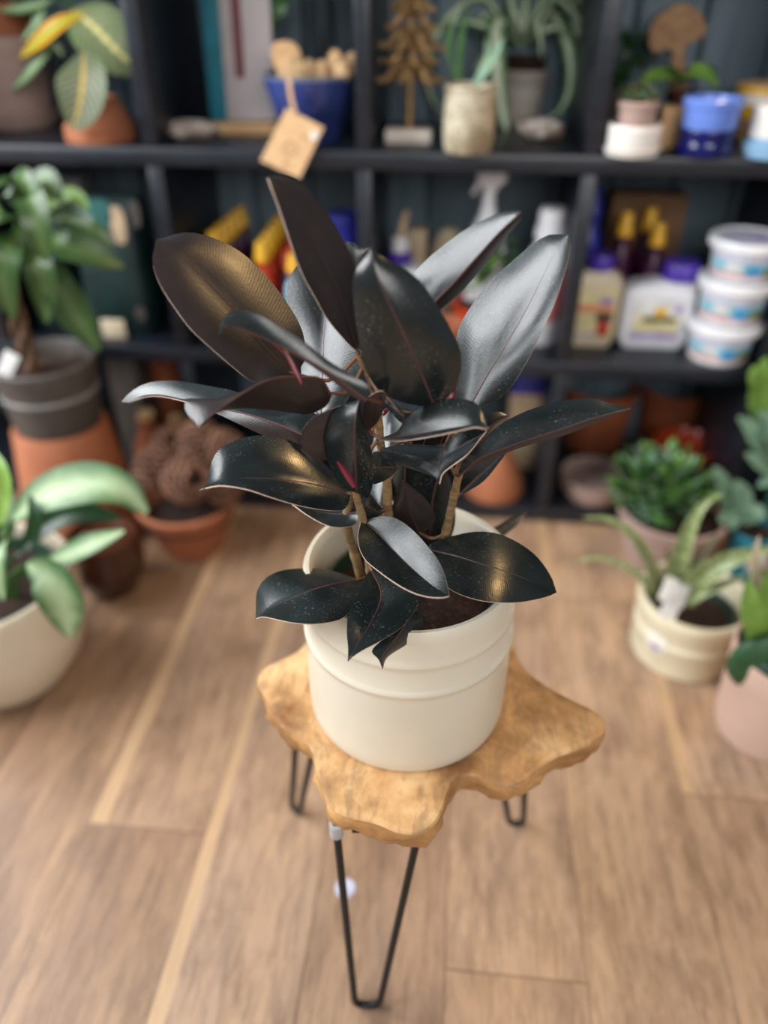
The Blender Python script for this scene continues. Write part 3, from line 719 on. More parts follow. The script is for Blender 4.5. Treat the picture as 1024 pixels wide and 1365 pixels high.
def clump(root, c, ext, n, size, mats, name='foliage', seed=3, fat=.35, lim=1.0):
    """bushy foliage of small rounded leaves on short twigs: one mesh"""
    rnd = random.Random(seed); b = MB()
    for i in range(n):
        while True:
            v = Vector((rnd.uniform(-1, 1), rnd.uniform(-1, 1), rnd.uniform(-.9, 1)))
            if .35 < v.length < lim: break
        p = Vector(c)+Vector((v.x*ext[0], v.y*ext[1], v.z*ext[2])); dr = Vector((v.x+rnd.uniform(-.4, .4), v.y+rnd.uniform(-.4, .4), v.z*.6+.35+rnd.uniform(-.3, .3))).normalized()
        rt_ = dr.to_track_quat('X', 'Z').to_matrix(); s_ = size*rnd.uniform(.75, 1.2); k = rnd.randrange(len(mats))
        pts = []; fs = []; R_, Sg = 6, 8
        for a in range(R_+1):
            t = a/R_; wv = math.sin(math.pi*min(.97, .04+t*.94)**1.2)*s_*.62
            for j in range(Sg):
                an = 2*math.pi*j/Sg
                pts.append(p+rt_ @ Vector((t*2*s_, wv*math.cos(an), wv*fat*math.sin(an)+.25*s_*t*t)))
        for a in range(R_):
            for j in range(Sg): fs.append((a*Sg+j, (a+1)*Sg+j, (a+1)*Sg+(j+1) % Sg, a*Sg+(j+1) % Sg))
        fs.append(tuple(range(Sg))); fs.append(tuple(reversed([R_*Sg+j for j in range(Sg)])))
        b.add(pts, fs, k)
        if i % 3 == 0: b.tube([Vector((c[0], c[1], c[2]-ext[2]*.9)), (p+Vector(c))/2+Vector((0, 0, -.1*ext[2])), p], .0016, 5, k)
    return b.build(name, mats, root)
def px(p): return depth(p)/FPX

# ---------------------------------------------------------------- top shelf, far left cubby
c, r = FR(30, 174, Z2, 108); h = hz(c, 44)-Z2
t = thing('clay_pot', 'mauve grey clay pot on its saucer at the left end of the top shelf', 'pot', c)
lpot(t, r*.84, r*1.02, h-.012, m_mauve, .008, .003, .03, depth_in=.10, z0=.010)
b = MB(); b.lathe([(0, 0), (r*.9, 0), (r*1.08, .022), (r*1.10, .026), (r*1.06, .027), (r*.93, .009), (0, .009)], seg=48); b.build('saucer', m_mauve, t)
zc = Z2+h-.07
pp = thing('prayer_plant', 'prayer plant with pale ribbed and yellowing leaves spilling from the mauve clay pot', 'potted plant', (c.x, c.y, zc))
lpot(pp, r*.72, r*.92, .125, m_terra, .006, .004, .035, 'inner_pot', .02); soil(pp, r*.84, .104)
yy = c.y-r
leaves(pp, [([(98, 14, yy), (125, 36, yy-.03), (158, 70, yy-.035), (188, 96, yy-.02)], 38)], m_maranta, prof=None, nrm=(.2, -.8, .5))
leaves(pp, [([(112, 70, YF+.05), (111, 105, YF), (106, 140, YF-.014), (97, 172, YF-.014)], 33)], m_marantad, nrm=(.1, -.95, .25))
leaves(pp, [([(112, 18, yy-.01), (80, 32, yy-.03), (52, 55, yy-.035), (28, 76, yy-.03)], 13)], m_marantay)
leaves(pp, [([(72, 60, yy-.02), (50, 85, yy-.03), (32, 105, yy-.03), (14, 120, yy-.02)], 9), ([(70, 0, yy), (40, 10, yy-.01), (0, 14, yy)], 9), ([(60, 5, yy), (50, 30, yy-.02), (30, 55, yy-.02)], 8), ([(85, 75, yy-.015), (70, 60, yy-.02), (52, 80, yy-.02)], 7)], m_agl)
b = MB()
for e in ((104, 18), (112, 72), (112, 18), (72, 60)):
    b.tube(spline([Vector((0, 0, .10)), (YP(*e, yy)-pp.location)*.6+Vector((0, 0, .08)), YP(*e, yy)-pp.location], 8), .002, 6)
b.build('stem', m_green, pp)
c, r = FR(138, 194, Z2, 96); h = hz(c, 128)-Z2
t = thing('terracotta_pot', 'small orange terracotta pot standing upside down beside the mauve clay pot', 'pot', c)
b = MB(); b.lathe([(r-.012, .002), (r-.002, 0), (r, .003), (r-.002, .028), (r-.006, .030), (r*.62, h-.004), (r*.58, h), (r*.15, h), (r*.15, h-.006), (0, h-.006)], seg=48); b.build('pot', m_terra, t)

# ---------------------------------------------------------------- top shelf, second cubby
a = YP(278, 146, YF+.16); e = YP(366, 146, YF+.16); y0 = YF+.17; wdt = e.x-a.x
t = thing('framed_print', 'upright print with teal edge and pale panel leaning behind the blue bowl', 'picture', ((a.x+e.x)/2, y0, Z2))
tilt = Matrix.Rotation(math.radians(-6), 3, 'X')
def pan(name, x0, x1, z0, z1, y, th, mat, par=t):
    b = MB(); b.box(tilt @ Vector(((x0+x1)/2, y, (z0+z1)/2)), (x1-x0, th, z1-z0), tilt, bev=.002); return b.build(name, mat, par)
b = MB(); b.box((0, .005, .011), (wdt+.012, .05, .022), bev=.003); b.build('ledge', m_birch, t)
pan('teal_panel', -wdt/2, -wdt*.24, .024, .34, 0, .014, m_teal)
o = pan('pale_panel', -wdt*.24, wdt/2, .024, .34, 0, .012, m_panel)
pan('printed_stripe', -wdt*.06, wdt*.07, .10, .31, -.007, .002, m_maroon, o)
def shell(u, vf, wp, hp, label, seed):
    c, r = FR(u, vf, Z2, wp); o = thing('shell', label, 'shell', c); hgt = hz(c, hp)-Z2
    blob((0, 0, hgt*.5), (r, r*.7, hgt*.52), .13, seed).build('shell_body', m_shell, o)
    b = MB()
    for k in range(6):
        q = random.Random(seed+k); b_ = blob((q.uniform(-.6, .6)*r, q.uniform(-.5, .1)*r, hgt*q.uniform(.4, .8)), (r*.22, r*.2, hgt*.25), .2, seed+k, 10, 8); b.add(b_.v, b_.f)
    b.build('barnacle', m_shell, o)
shell(255, 190, 68, 160, 'knobbly brown and white shell lying in front of the teal print', 5)
c, r = FR(418, 193, Z2, 80); rt = 61*px(c); h = hz(c, 97)-Z2
bowl = thing('glazed_pot', 'deep cobalt blue glazed bowl pot filled with wooden markers', 'pot', c)
b = MB(); b.lathe([(0, .002), (r*.8, .002), (r*.82, 0), (r*.95, .002), (r, .012), (r*1.18, h*.34), (r*1.22, h*.38), (r*1.26, h*.40), (rt*.98, h*.86), (rt, h-.006), (rt*1.01, h-.002), (rt*.98, h), (rt*.94, h-.004), (rt*.9, h*.8), (r*.9, h*.4), (0, h*.35)], seg=64, mi=[0]*9+[1]*3+[0]*3); b.build('pot', [m_blue, m_bluerim], bowl)
BC, BR, BH = c, rt, h
def marker(u, v, hw, hh, y, tilt_, label, seed, lean=0.0):
    """flat rounded wooden head on a stick that stands in the bowl"""
    hd = YP(u, v, y); base = Vector((BC.x+(hd.x-BC.x)*.45, BC.y+(hd.y-BC.y)*.45, Z2+BH*.45))
    t = thing('wooden_plant_marker', label, 'plant marker', base, 0, 'wooden markers in the blue bowl')
    ax = (hd-base); L = ax.length; q = ax.to_track_quat('Z', 'Y').to_matrix(); s_ = px(hd); hw *= s_; hh *= s_
    st = MB(); st.tube([Vector((0, 0, 0)), ax*.5, ax*.98], [.003, .0035, .004], 8); st.build('stick', m_birch, t)
    fl = Matrix.Rotation(tilt_, 3, 'Y')
    ol = []
    for k in range(26):
        an = 2*math.pi*k/26; rr = 1+.06*math.sin(3*an+seed); ol.append((hw*rr*math.copysign(abs(math.cos(an))**.75, math.cos(an)), hh*rr*math.copysign(abs(math.sin(an))**.8, math.sin(an))))
    b = MB(); n = len(ol); pts = []; fs = []
    for yv, k in ((-.004, .9), (-.003, 1), (.003, 1), (.004, .9)): pts += [ax + fl @ Vector((x*k, yv, z*k)) for x, z in ol]
    for i in range(3):
        for j in range(n): fs.append((i*n+j, i*n+(j+1) % n, (i+1)*n+(j+1) % n, (i+1)*n+j))
    fs += [tuple(reversed(range(n))), tuple(3*n+j for j in range(n))]
    b.add(pts, fs); b.build('head', m_birch, t); return t
marker(384, 84, 19, 27, BC.y-BR*.55, -.25, 'tall wooden marker with the biggest head at the left of the blue bowl', 1)
marker(412, 94, 10, 13, BC.y-BR*.1, .3, 'small wooden marker just right of the biggest one in the blue bowl', 2)
marker(428, 96, 8, 14, BC.y-BR*.3, 0, 'narrow wooden marker at the middle of the blue bowl', 5)
marker(446, 88, 11, 18, BC.y-BR*.2, .15, 'pointed wooden marker right of the middle of the blue bowl', 3)
marker(456, 97, 9, 12, BC.y-BR*.5, -.2, 'low wooden marker against the front right rim of the blue bowl', 6)
marker(468, 86, 11, 15, BC.y+BR*.1, .5, 'tilted wooden marker at the right rim of the blue bowl', 4)
ty = min(BC.y-BR-.004, YF-.006)
corners = [YP(382, 144, ty), YP(432, 170, ty-.004), YP(399, 238, ty-.012), YP(347, 214, ty-.008)]
o0 = sum(corners, Vector())/4
tg = thing('gift_tag', 'square kraft paper tag hanging by a string in front of the blue bowl', 'tag', o0)
def card(cs, th, name, mat, par, off=0.0):
    n_ = (cs[1]-cs[0]).cross(cs[3]-cs[0]).normalized(); n_ = n_ if n_.y < 0 else -n_
    rows = [[cs[0].lerp(cs[1], j/6).lerp(cs[3].lerp(cs[2], j/6), i/6)-o0+n_*off for j in range(7)] for i in range(7)]
    b = MB(); b.sheet(rows, th); return b.build(name, mat, par), n_
cd, nn = card(corners, .0016, 'card', m_kraft, tg)
def disc(par, cpt, nrm, r0, r1, th, name, mat):
    q = nrm.to_track_quat('Z', 'Y').to_matrix(); b = MB()
    b.lathe([(r0, 0), (r1, 0), (r1, th), (r0, th), (r0, 0)] if r0 > 0 else [(0, 0), (r1, 0), (r1, th), (0, th)], cpt, 28, rot=q); return b.build(name, mat, par)
def on(u_, v_): return corners[0].lerp(corners[1], u_).lerp(corners[3].lerp(corners[2], u_), v_)-o0
disc(tg, on(.5, .58)+nn*.001, nn, .0105, .0125, .0006, 'printed_ring', m_kraftink)
disc(tg, on(.87, .20)+nn*.001, nn, 0, .0075, .0006, 'round_sticker', m_white)
disc(tg, on(.66, .30)+nn*.001, nn, 0, .0036, .0006, 'printed_dot', m_kraftink); disc(tg, on(.55, .86)+nn*.001, nn, 0, .0036, .0006, 'printed_dot', m_kraftink)
b = MB(); b.sheet([[p-o0+Vector((d, 0, 0)) for d in (-.004, 0, .004)] for p in spline([YP(385, 104, ty-.001), YP(387, 125, ty-.003), YP(393, 152, ty-.003)], 8)], .002); b.build('ribbon', m_kraft, tg)
gx = YP(432, 80, YF+.27)
t = thing('glass_vase', 'tall clear glass tube vase with a trailing green cutting standing behind the blue bowl', 'vase', (gx.x, YF+.27, Z2))
b = MB(); gr = .026; b.lathe([(0, 0), (gr, 0), (gr, .005), (gr, .40), (gr-.005, .40), (gr-.005, .006), (0, .006)], seg=40); b.build('glass_tube', m_glass, t)
leaves(t, [([(420, -10, YF+.25), (385, -12, YF+.22), (368, 10, YF+.2), (364, 44, YF+.2)], 7), ([(388, -12, YF+.24), (378, 0, YF+.2), (376, 22, YF+.19)], 7), ([(440, -10, YF+.25), (462, -14, YF+.24), (474, 0, YF+.22), (476, 22, YF+.22)], 6)], m_green)

# ---------------------------------------------------------------- top shelf, third cubby
c, r = FR(545, 195, Z2, 62); s_ = px(c)
t = thing('tree_ornament', 'brass fir tree ornament on a white marble block', 'ornament', c)
b = MB(); bh = hz(c, 171)-Z2; b.box((0, 0, bh/2), (2*r, r*1.1, bh), bev=.003); b.build('base', m_marble, t)
top = hz(c, -34)-Z2
b = MB(); b.tube([Vector((0, 0, bh)), Vector((0, 0, top*.6)), Vector((0, 0, top))], [.0075, .006, .003], 12); b.build('trunk', m_brass, t)
rnd = random.Random(4)
for tier, (vv, L_) in enumerate(((88, 47), (66, 40), (44, 42), (22, 36), (2, 30), (-16, 20))):
    z_ = hz(c, vv-14)-Z2
    for k in range(6):
        an = 2*math.pi*k/6+tier*.45+.25; ln = L_*s_*rnd.uniform(.88, 1.08); dr = Vector((math.cos(an), math.sin(an)*.75, 0))
        q = spline([Vector((0, 0, z_)), dr*ln*.4+Vector((0, 0, z_-ln*.28)), dr*ln*.75+Vector((0, 0, z_-ln*.62)), dr*ln*1.0+Vector((0, 0, z_-ln*.58))], 12)
        bb = MB(); bb.tube(q, [.0042+.0028*math.sin(math.pi*i/11)**2+(.001 if i % 2 else 0) for i in range(12)], 8); bb.build('branch', m_brass, t)
c, r = FR(623, 208, Z2, 68); h = hz(c, 112)-Z2
t = thing('young_spider_plant', 'slim green and grey blades in a crackled cream pot beside the brass tree', 'potted plant', c)
b = MB(); b.lathe([(0, .002), (r*.85, .002), (r*.9, 0), (r*.96, .006), (r*1.02, h*.3), (r*1.02, h*.6), (r*.97, h*.85), (r*1.0, h*.95), (r*1.04, h-.003), (r*1.0, h), (r*.93, h-.003), (r*.9, h-.02), (0, h-.022)], seg=56); b.build('pot', m_crackle, t)
soil(t, r*.89, h-.018, .003)
yc = c.y
leaves(t, [([(613, 108, yc), (612, 80, yc), (616, 45, yc), (622, 10, yc)], 5, m_green), ([(608, 108, yc), (598, 70, yc), (604, 30, yc), (618, 6, yc)], 4, m_green)], m_green, prof=strap)
leaves(t, [([(634, 112, yc-.01), (646, 92, yc-.01), (660, 70, yc), (672, 50, yc)], 8), ([(640, 112, yc), (650, 80, yc), (648, 52, yc)], 6)], m_greeng, prof=strap)
c, r = FR(694, 166, Z2, 46); rt = 31*px(c); h = hz(c, 92)-Z2
t = thing('spider_plant', 'spider plant with long arching striped leaves in a grey white clay pot', 'potted plant', c)
lpot(t, r, rt, h, m_ombre, .005, .002, .03, depth_in=.02)
b = MB(); b.lathe([(0, h-.02), (rt*.78, h-.02), (rt*.84, h+.028), (rt*.8, h+.03), (rt*.78, h+.02), (0, h+.018)], seg=40); b.build('inner_pot', m_soil, t)
yc = c.y; f = yc-.06
SP = [([(690, 62, yc), (672, 30, f), (662, 34, f-.02), (662, 95, f-.035), (672, 160, f-.04), (683, 206, f-.045)], 12),
 ([(700, 60, yc), (728, 16, yc), (748, 40, f+.02), (759, 80, f), (758, 120, f), (745, 150, f), (722, 160, f+.01)], 8),
 ([(705, 60, yc), (752, 10, yc), (774, 60, f+.02), (781, 105, f), (776, 150, f), (756, 188, f), (724, 208, f-.02)], 9),
 ([(685, 60, yc), (650, 0, yc), (620, 4, yc), (596, 28, yc), (576, 62, yc-.02), (570, 100, yc-.02), (578, 138, yc-.02), (592, 152, yc)], 7),
 ([(685, 62, yc), (660, 42, f), (628, 30, f), (588, 32, f+.03)], 7), ([(688, 62, yc), (668, 45, f), (650, 70, f), (630, 95, f)], 7),
 ([(690, 60, yc), (684, 20, yc), (680, -20, yc)], 8), ([(696, 60, yc), (700, 15, yc), (704, -20, yc)], 8), ([(702, 60, yc), (718, 15, yc), (726, -15, yc)], 8), ([(693, 60, yc), (690, 30, f), (676, -5, f)], 7),
 ([(700, 60, yc), (742, -8, yc), (776, 12, yc), (790, 58, yc-.02)], 7), ([(703, 62, yc), (722, 44, f), (742, 38, f), (762, 52, f)], 7), ([(700, 60, yc), (735, 10, f+.03), (752, 4, f), (784, 40, f)], 7), ([(686, 60, yc), (670, 10, yc+.03), (640, -12, yc+.03)], 7),
 ([(698, 60, yc), (712, 28, f), (720, 52, f-.01), (722, 80, f-.01)], 5), ([(690, 60, yc), (655, 20, yc), (640, 30, yc), (636, 60, yc-.02)], 5)]
leaves(t, SP, m_spider, prof=strap, fold=.3)
shell(721, 191, 60, 158, 'pale pink pitted shell lying in front of the grey white clay pot', 11)

# ---------------------------------------------------------------- top shelf, fourth cubby
c, r = FR(839, 212, Z2, 74); h = hz(c, 164)-Z2
t = thing('white_pot', 'low white ceramic pot with saucer holding a smaller mauve pot', 'pot', c)
lpot(t, r*.96, r*.98, h-.008, m_white, .006, 0, depth_in=h-.02, z0=.008)
b = MB(); b.lathe([(0, 0), (r*.95, 0), (r*1.04, .010), (r*1.06, .013), (r*1.03, .014), (r*.96, .007), (0, .007)], seg=48); b.build('saucer', m_white, t)
zb = Z2+.021; hh = hz(c, 134)-zb; r2 = 25*px(c)
t = thing('succulent', 'tiny green succulent in a mauve plastic pot set inside the low white pot', 'potted plant', (c.x, c.y, zb))
lpot(t, r2*.84, r2, hh, m_mauve, .003, .002, .012, depth_in=.012); soil(t, r2*.9, hh-.012, .003)
clump(t, (0, 0, hh+.004), (r2*.8, r2*.8, .014), 40, .007, [m_greeng, m_green, m_aloed], seed=2)
p = YP(826, 150, YF+.24)
t = thing('dark_leaved_plant', 'small bushy plant with dark shiny leaves at the back behind the mauve succulent pot', 'potted plant', (p.x, YF+.24, Z2))
lpot(t, .035, .045, .085, m_grey, .004, depth_in=.012); soil(t, .039, .073, .003)
q = YP(828, 92, YF+.24); clump(t, (q.x-p.x, 0, q.z-Z2), (.042, .04, .052), 75, .012, [m_greend, m_greend, m_green], seed=8, fat=.2)
yq = YF+.25; p = YP(905, 150, yq)
t = thing('mushroom_cutout', 'flat mango wood mushroom shaped cutout rising behind the lime leaf', 'ornament', (p.x, yq, Z2))
ol = [(866, 62), (866, 40), (874, 24), (890, 12), (906, 5), (922, 8), (936, 20), (942, 36), (936, 50), (922, 55), (914, 60), (912, 76), (915, 96), (918, 180), (896, 180), (894, 96), (897, 72), (893, 64), (884, 66), (876, 70)]
pl_ = spline([YP(u, v, yq-.01)-t.location for u, v in ol], 80, True)[:-1]
pl_ = [Vector((q.x, 0, max(q.z, .012))) for q in pl_]; n = len(pl_); b = MB(); pts = []; fs = []
mc = sum(pl_, Vector())/n
for yv, k in ((-.012, .985), (-.010, 1), (.010, 1), (.012, .985)): pts += [mc+(q-mc)*k+Vector((0, yv, 0)) for q in pl_]
for i in range(3):
    for j in range(n): fs.append((i*n+j, i*n+(j+1) % n, (i+1)*n+(j+1) % n, (i+1)*n+j))
fs += [tuple(reversed(range(n))), tuple(3*n+j for j in range(n))]
b.add(pts, fs); b.build('mushroom_shape', m_mush, t)
b = MB(); b.box((0, 0, .008), (.09, .06, .016), bev=.003); b.build('base', m_mush, t)
yq = YF+.15; p = YP(906, 170, yq)
t = thing('lime_leaved_plant', 'plant with two broad lime green leaves in a brown pot behind the blue cup', 'potted plant', (p.x, yq, Z2))
hh = hz(Vector((p.x, yq, 0)), 122)-Z2; lpot(t, .027, .036, hh, m_brownpot, .004, .002, .014, depth_in=.012); soil(t, .031, hh-.012, .003)
leaves(t, [([(905, 112, yq), (890, 100, yq-.03), (866, 104, yq-.045), (852, 114, yq-.045)], 13), ([(905, 112, yq), (915, 98, yq-.03), (935, 96, yq-.04), (958, 114, yq-.04)], 14)], m_greenl, nrm=(0, -.5, .85))
leaves(t, [([(906, 112, yq), (925, 96, yq+.03), (945, 92, yq+.03), (958, 100, yq+.03)], 9), ([(906, 112, yq), (895, 96, yq+.02), (880, 90, yq+.03)], 8)], m_green, nrm=(0, -.5, .85))
p = YP(891, 188, YF+.09); s_ = px(p)
b = MB(); hb = hz(p, 142)-Z2; b.box((0, 0, hb/2), (30*s_, .05, hb), bev=.002); o = b.build('kraft_box', m_kraft); o.location = (p.x, YF+.10, Z2)
tag(o, 'small plain kraft carton between the low white pot and the blue cup', 'box')
c, r = FR(935, 212, Z2, 74); h = hz(c, 171)-Z2
t = thing('navy_pot', 'glossy navy blue pot with a ringed foot under the periwinkle cup', 'pot', c)
b = MB(); b.lathe([(0, .002), (r*.9, .002), (r*.93, 0), (r*1.04, .003), (r*1.05, .012), (r*1.0, .015), (r*.95, .018), (r*.94, h*.8), (r*.98, h-.003), (r*.96, h), (r*.88, h-.002), (r*.85, .02), (0, .015)], seg=56); b.build('pot', m_navy, t)
c2 = Vector((c.x, c.y, Z2+h)); h2 = hz(c, 129)-Z2-h; r2 = 37.5*px(c2)
t = thing('periwinkle_cup', 'periwinkle blue glazed cup stacked on the navy pot', 'pot', c2)
lpot(t, r2*.93, r2*.98, h2, m_peri, .006, .003, .014, depth_in=h2-.012)
c, r = FR(1008, 190, Z2, 84); h = hz(c, 112)-Z2
t = thing('striped_cup', 'wide cup banded in straw, cream and brown behind the pale blue planter', 'pot', c)
b = MB(); b.lathe([(0, .002), (r*.8, .002), (r*.84, 0), (r*.86, .01), (r*.9, h*.4), (r*.9, h*.42), (r*.94, h*.62), (r*.98, h*.66), (r*1.0, h*.85), (r*1.01, h-.003), (r*.98, h), (r*.92, h-.003), (r*.9, h*.5), (0, h*.45)], seg=56, mi=[1, 1, 1, 1, 1, 2, 2, 0, 2, 3, 3, 3, 3, 3]); b.build('cup', [m_white, m_mush, m_yellow, m_birch], t)
for k, (m_, nm) in enumerate(()): pass
c, r = FR(1022, 214, Z2, 68); h = hz(c, 140)-Z2
t = thing('pale_blue_planter', 'white and pale blue dipped planter at the right edge of the top shelf', 'pot', c)
b = MB(); b.lathe([(0, .010), (r*.9, .010), (r*.95, h*.38), (r*.95, h*.4), (r*.97, h-.003), (r*.95, h), (r*.87, h-.003), (r*.82, h*.4), (0, h*.35)], seg=56, mi=[0, 0, 0, 1, 1, 1, 1, 1]); b.build('pot', [m_sky, m_white], t)
b = MB(); b.lathe([(0, 0), (r*1.0, 0), (r*1.12, .02), (r*1.13, .024), (r*1.08, .025), (r*.98, .008), (0, .008)], seg=48); b.build('saucer', m_sky, t)

# ---------------------------------------------------------------- middle shelf, left cubby: bags and box
def bag(u0, u1, y, dpt, vtop, label, mats, deco, name='soil_bag', cat='bag'):
    a, e = YP(u0, 400, y), YP(u1, 400, y); cx = (a.x+e.x)/2; hx = (e.x-a.x)/2; ztop = YP((u0+u1)/2, vtop, y).z-Z1
    t = thing(name, label, cat, (cx, y+dpt/2, Z1)); b = MB(); hy = dpt/2
    b.loft([(0, hx*.9, hy*.85, .02), (.012, hx*.98, hy, .03), (ztop*.35, hx, hy, .03), (ztop*.75, hx*.97, hy*.9, .03), (ztop*.93, hx*.93, hy*.45, .012), (ztop, hx*.93, hy*.16, .006)]); b.build('bag_body', mats, t)
    for nm, uu, vv, wp, hp, m_ in deco:
        q = YP(uu, vv, y-.004)-t.location; s_ = px(q+t.location); bb = MB()
        if nm == 'print': bb.loft([(-hp*s_/2, wp*s_*.25, .0015, .001), (-hp*s_*.25, wp*s_*.45, .0015, .001), (hp*s_*.25, wp*s_*.5, .0015, .001), (hp*s_/2, wp*s_*.3, .0015, .001)], q+Vector((0, -.002, 0)))
        else: bb.box(q+Vector((0, -.002, 0)), (wp*s_, .003, hp*s_), bev=.001)
        bb.build(nm, m_, t)
    return t
bag(108, 196, YF+.05, .13, 268, 'dark green potting mix bag with teal and cream print and a pale price label', m_bag, [('print', 131, 284, 40, 36, m_bagt), ('print', 158, 300, 22, 48, m_beige), ('print', 181, 285, 14, 34, m_grey), ('price_label', 152, 438, 32, 26, m_ivory), ('print', 188, 418, 14, 20, m_grey)])
bag(34, 100, YF+.07, .13, 300, 'dark green potting mix bag behind the leaves of the broad leaved plant', m_bag, [('print', 60, 350, 40, 50, m_bagt)])
p = YP(105, 300, YF+.27); b = MB(); b.box((0, 0, .15), (.075, .06, .30), bev=.004); o = b.build('slate_carton', m_greyband); o.location = (p.x, YF+.27, Z1)
tag(o, 'tall slate grey carton standing at the back behind the green potting mix bag', 'box')

# ---------------------------------------------------------------- middle shelf, second cubby: rows of bottles
def bottle(name, label, cat, loc, r, h, body, collar, cap, group=None, band=None):
    t = thing(name, label, cat, loc, 0, group); b = MB()
    b.lathe([(0, .003), (r*.8, .003), (r*.86, 0), (r*.98, .003), (r, .01), (r, h*.60), (r*.9, h*.68), (r*.55, h*.75), (r*.5, h*.78), (0, h*.78)], seg=24); b.build('bottle_body', body, t)
    b = MB(); b.lathe([(r*.52, h*.75), (r*.7, h*.76), (r*.7, h*.81), (r*.5, h*.815), (0, h*.815)], seg=24); b.build('collar', collar, t)
    b = MB(); b.lathe([(r*.5, h*.81), (r*.74, h*.815), (r*.74, h*.86), (r*.66, h*.87), (r*.66, h*.91), (r*.6, h*.92), (r*.52, h*.985), (r*.45, h), (0, h)], seg=24); b.build('cap', cap, t)
    if band: b = MB(); b.lathe([(r*1.0, h*.18), (r*1.015, h*.185), (r*1.015, h*.52), (r*1.0, h*.525)], seg=24); b.build('label', band, t)
    return t
first = bottle('plant_food_bottle', 'nearest plum bottle with yellow cap in the left row', 'bottle', (-.522, YF+.075, Z1), .021, .235, m_purpled, m_purpled, m_yellow, 'yellow capped plum bottles', m_purpled)
for k, lb in enumerate(('second plum bottle with yellow cap from the front of the left row', 'third plum bottle with yellow cap from the front of the left row', 'fourth plum bottle with yellow cap from the front of the left row', 'rearmost plum bottle with yellow cap in the left row')):
    dup(first, (-.521+.002*k, YF+.075+.052*(k+1), Z1), 0, lb)
first = bottle('orange_bottle', 'nearest orange-red bottle with yellow cap in the right row', 'bottle', (-.414, YF+.055, Z1), .022, .222, m_orange, m_orange, m_yellow, 'yellow capped orange-red bottles', m_labelr)
for k, lb in enumerate(('second orange-red bottle with yellow cap from the front of the right row', 'third orange-red bottle with yellow cap from the front of the right row', 'fourth orange-red bottle with yellow cap from the front of the right row', 'rearmost orange-red bottle with yellow cap in the right row')):
    dup(first, (-.414-.002*k, YF+.055+.053*(k+1), Z1), 0, lb)
first = bottle('spout_bottle', 'nearest plum bottle with orange-red cap right of the yellow capped row', 'bottle', (-.368, YF+.085, Z1), .019, .195, m_purpled, m_purpled, m_orange, 'orange-red capped bottles')
for k, lb in enumerate(('middle plum bottle with orange-red cap right of the yellow capped row', 'rearmost plum bottle with orange-red cap right of the yellow capped row')):
    dup(first, (-.369-.001*k, YF+.085+.055*(k+1), Z1), 0, lb)
bottle('squeeze_bottle', 'ice blue bottle with violet collar and yellow cap left of the tall dark leaf', 'bottle', (-.342, YF+.03, Z1), .021, .205, m_ice, m_royal, m_yellow)
c, r = FR(462, 452, Z1, 46); h = hz(c, 284)-Z1
t = thing('blue_canister', 'round royal blue canister with ringed lid behind the tall dark leaf', 'canister', c)
lpot(t, r, r, h*.8, m_royal, .003, depth_in=.01)
b = MB(); b.lathe([(0, h*.8), (r*1.06, h*.8), (r*1.06, h*.87), (r*.95, h*.88), (r*.95, h*.94), (r*.85, h*.95), (r*.8, h), (0, h)], seg=36); b.build('lid', m_royal, t)

# ---------------------------------------------------------------- middle shelf, third cubby
c, r = FR(532, 450, Z1, 36); h = hz(c, 280)-Z1
t = thing('dropper_bottle', 'white bottle with violet collar and slanted beige spout', 'bottle', c)
b = MB(); b.lathe([(0, .002), (r*.9, 0), (r, .006), (r, h*.48), (r*.8, h*.54), (r*.5, h*.57), (0, h*.57)], seg=28); b.build('bottle_body', m_whiteplastic, t)
b = MB(); b.lathe([(r*.5, h*.55), (r*.85, h*.56), (r*.85, h*.68), (r*.6, h*.69), (0, h*.69)], seg=28); b.build('collar', m_purple, t)
b = MB(); b.lathe([(r*.55, h*.69), (r*.6, h*.69), (r*.55, h*.8), (0, h*.81)], seg=20); b.build('neck', m_whiteplastic, t)
b = MB(); b.tube([Vector((0, 0, h*.8)), Vector((.006, 0, h*.9)), Vector((.014, -.004, h))], [.009, .008, .005], 12); b.build('spout', m_beige, t)
p = YP(556, 320, YF+.2); b = MB(); hb = YP(556, 306, YF+.2).z-Z1; b.box((0, 0, hb/2), (.042, .05, hb), bev=.003); o = b.build('beige_carton', m_beige); o.location = (p.x, YF+.22, Z1)
tag(o, 'upright beige carton right of the white dropper bottle', 'box')
c, r = FR(549, 462, Z1, 40); h = hz(c, 352)-Z1
t = thing('ivory_jar', 'low ivory jar with domed lid in front of the beige carton', 'jar', c)
b = MB(); b.lathe([(0, .002), (r*.9, 0), (r, .008), (r, h*.7), (r*.9, h*.78), (0, h*.78)], seg=32); b.build('jar_body', m_ivory, t)
b = MB(); b.lathe([(0, h*.78), (r*1.02, h*.78), (r*1.02, h*.88), (r*.8, h*.96), (0, h)], seg=32); b.build('lid', m_whiteplastic, t)
p = YP(598, 330, YF+.24); t = thing('beige_bowl', 'upturned beige bowl on the shelf behind the spray bottle', 'bowl', (p.x, YF+.24, Z1))
hb = YP(598, 304, YF+.24).z-Z1; r = .042; b = MB(); b.lathe([(r, 0), (r*1.02, .004), (r, hb*.5), (r*.9, hb*.8), (r*.6, hb*.96), (r*.35, hb), (0, hb)], seg=36); b.build('bowl_body', m_ivory, t)
c, r = FR(638, 452, Z1, 50); zt = hz(c, 226)-Z1
t = thing('spray_bottle', 'white trigger spray bottle with lilac label at the back of the middle shelf', 'spray bottle', c)
b = MB(); b.loft([(0, r*.92, r*.6, .012), (.006, r, r*.66, .016), (zt*.55, r, r*.66, .016), (zt*.66, r*.75, r*.55, .014), (zt*.76, r*.38, r*.38, .009), (zt*.80, r*.36, r*.36, .009)]); b.build('bottle_body', m_whiteplastic, t)
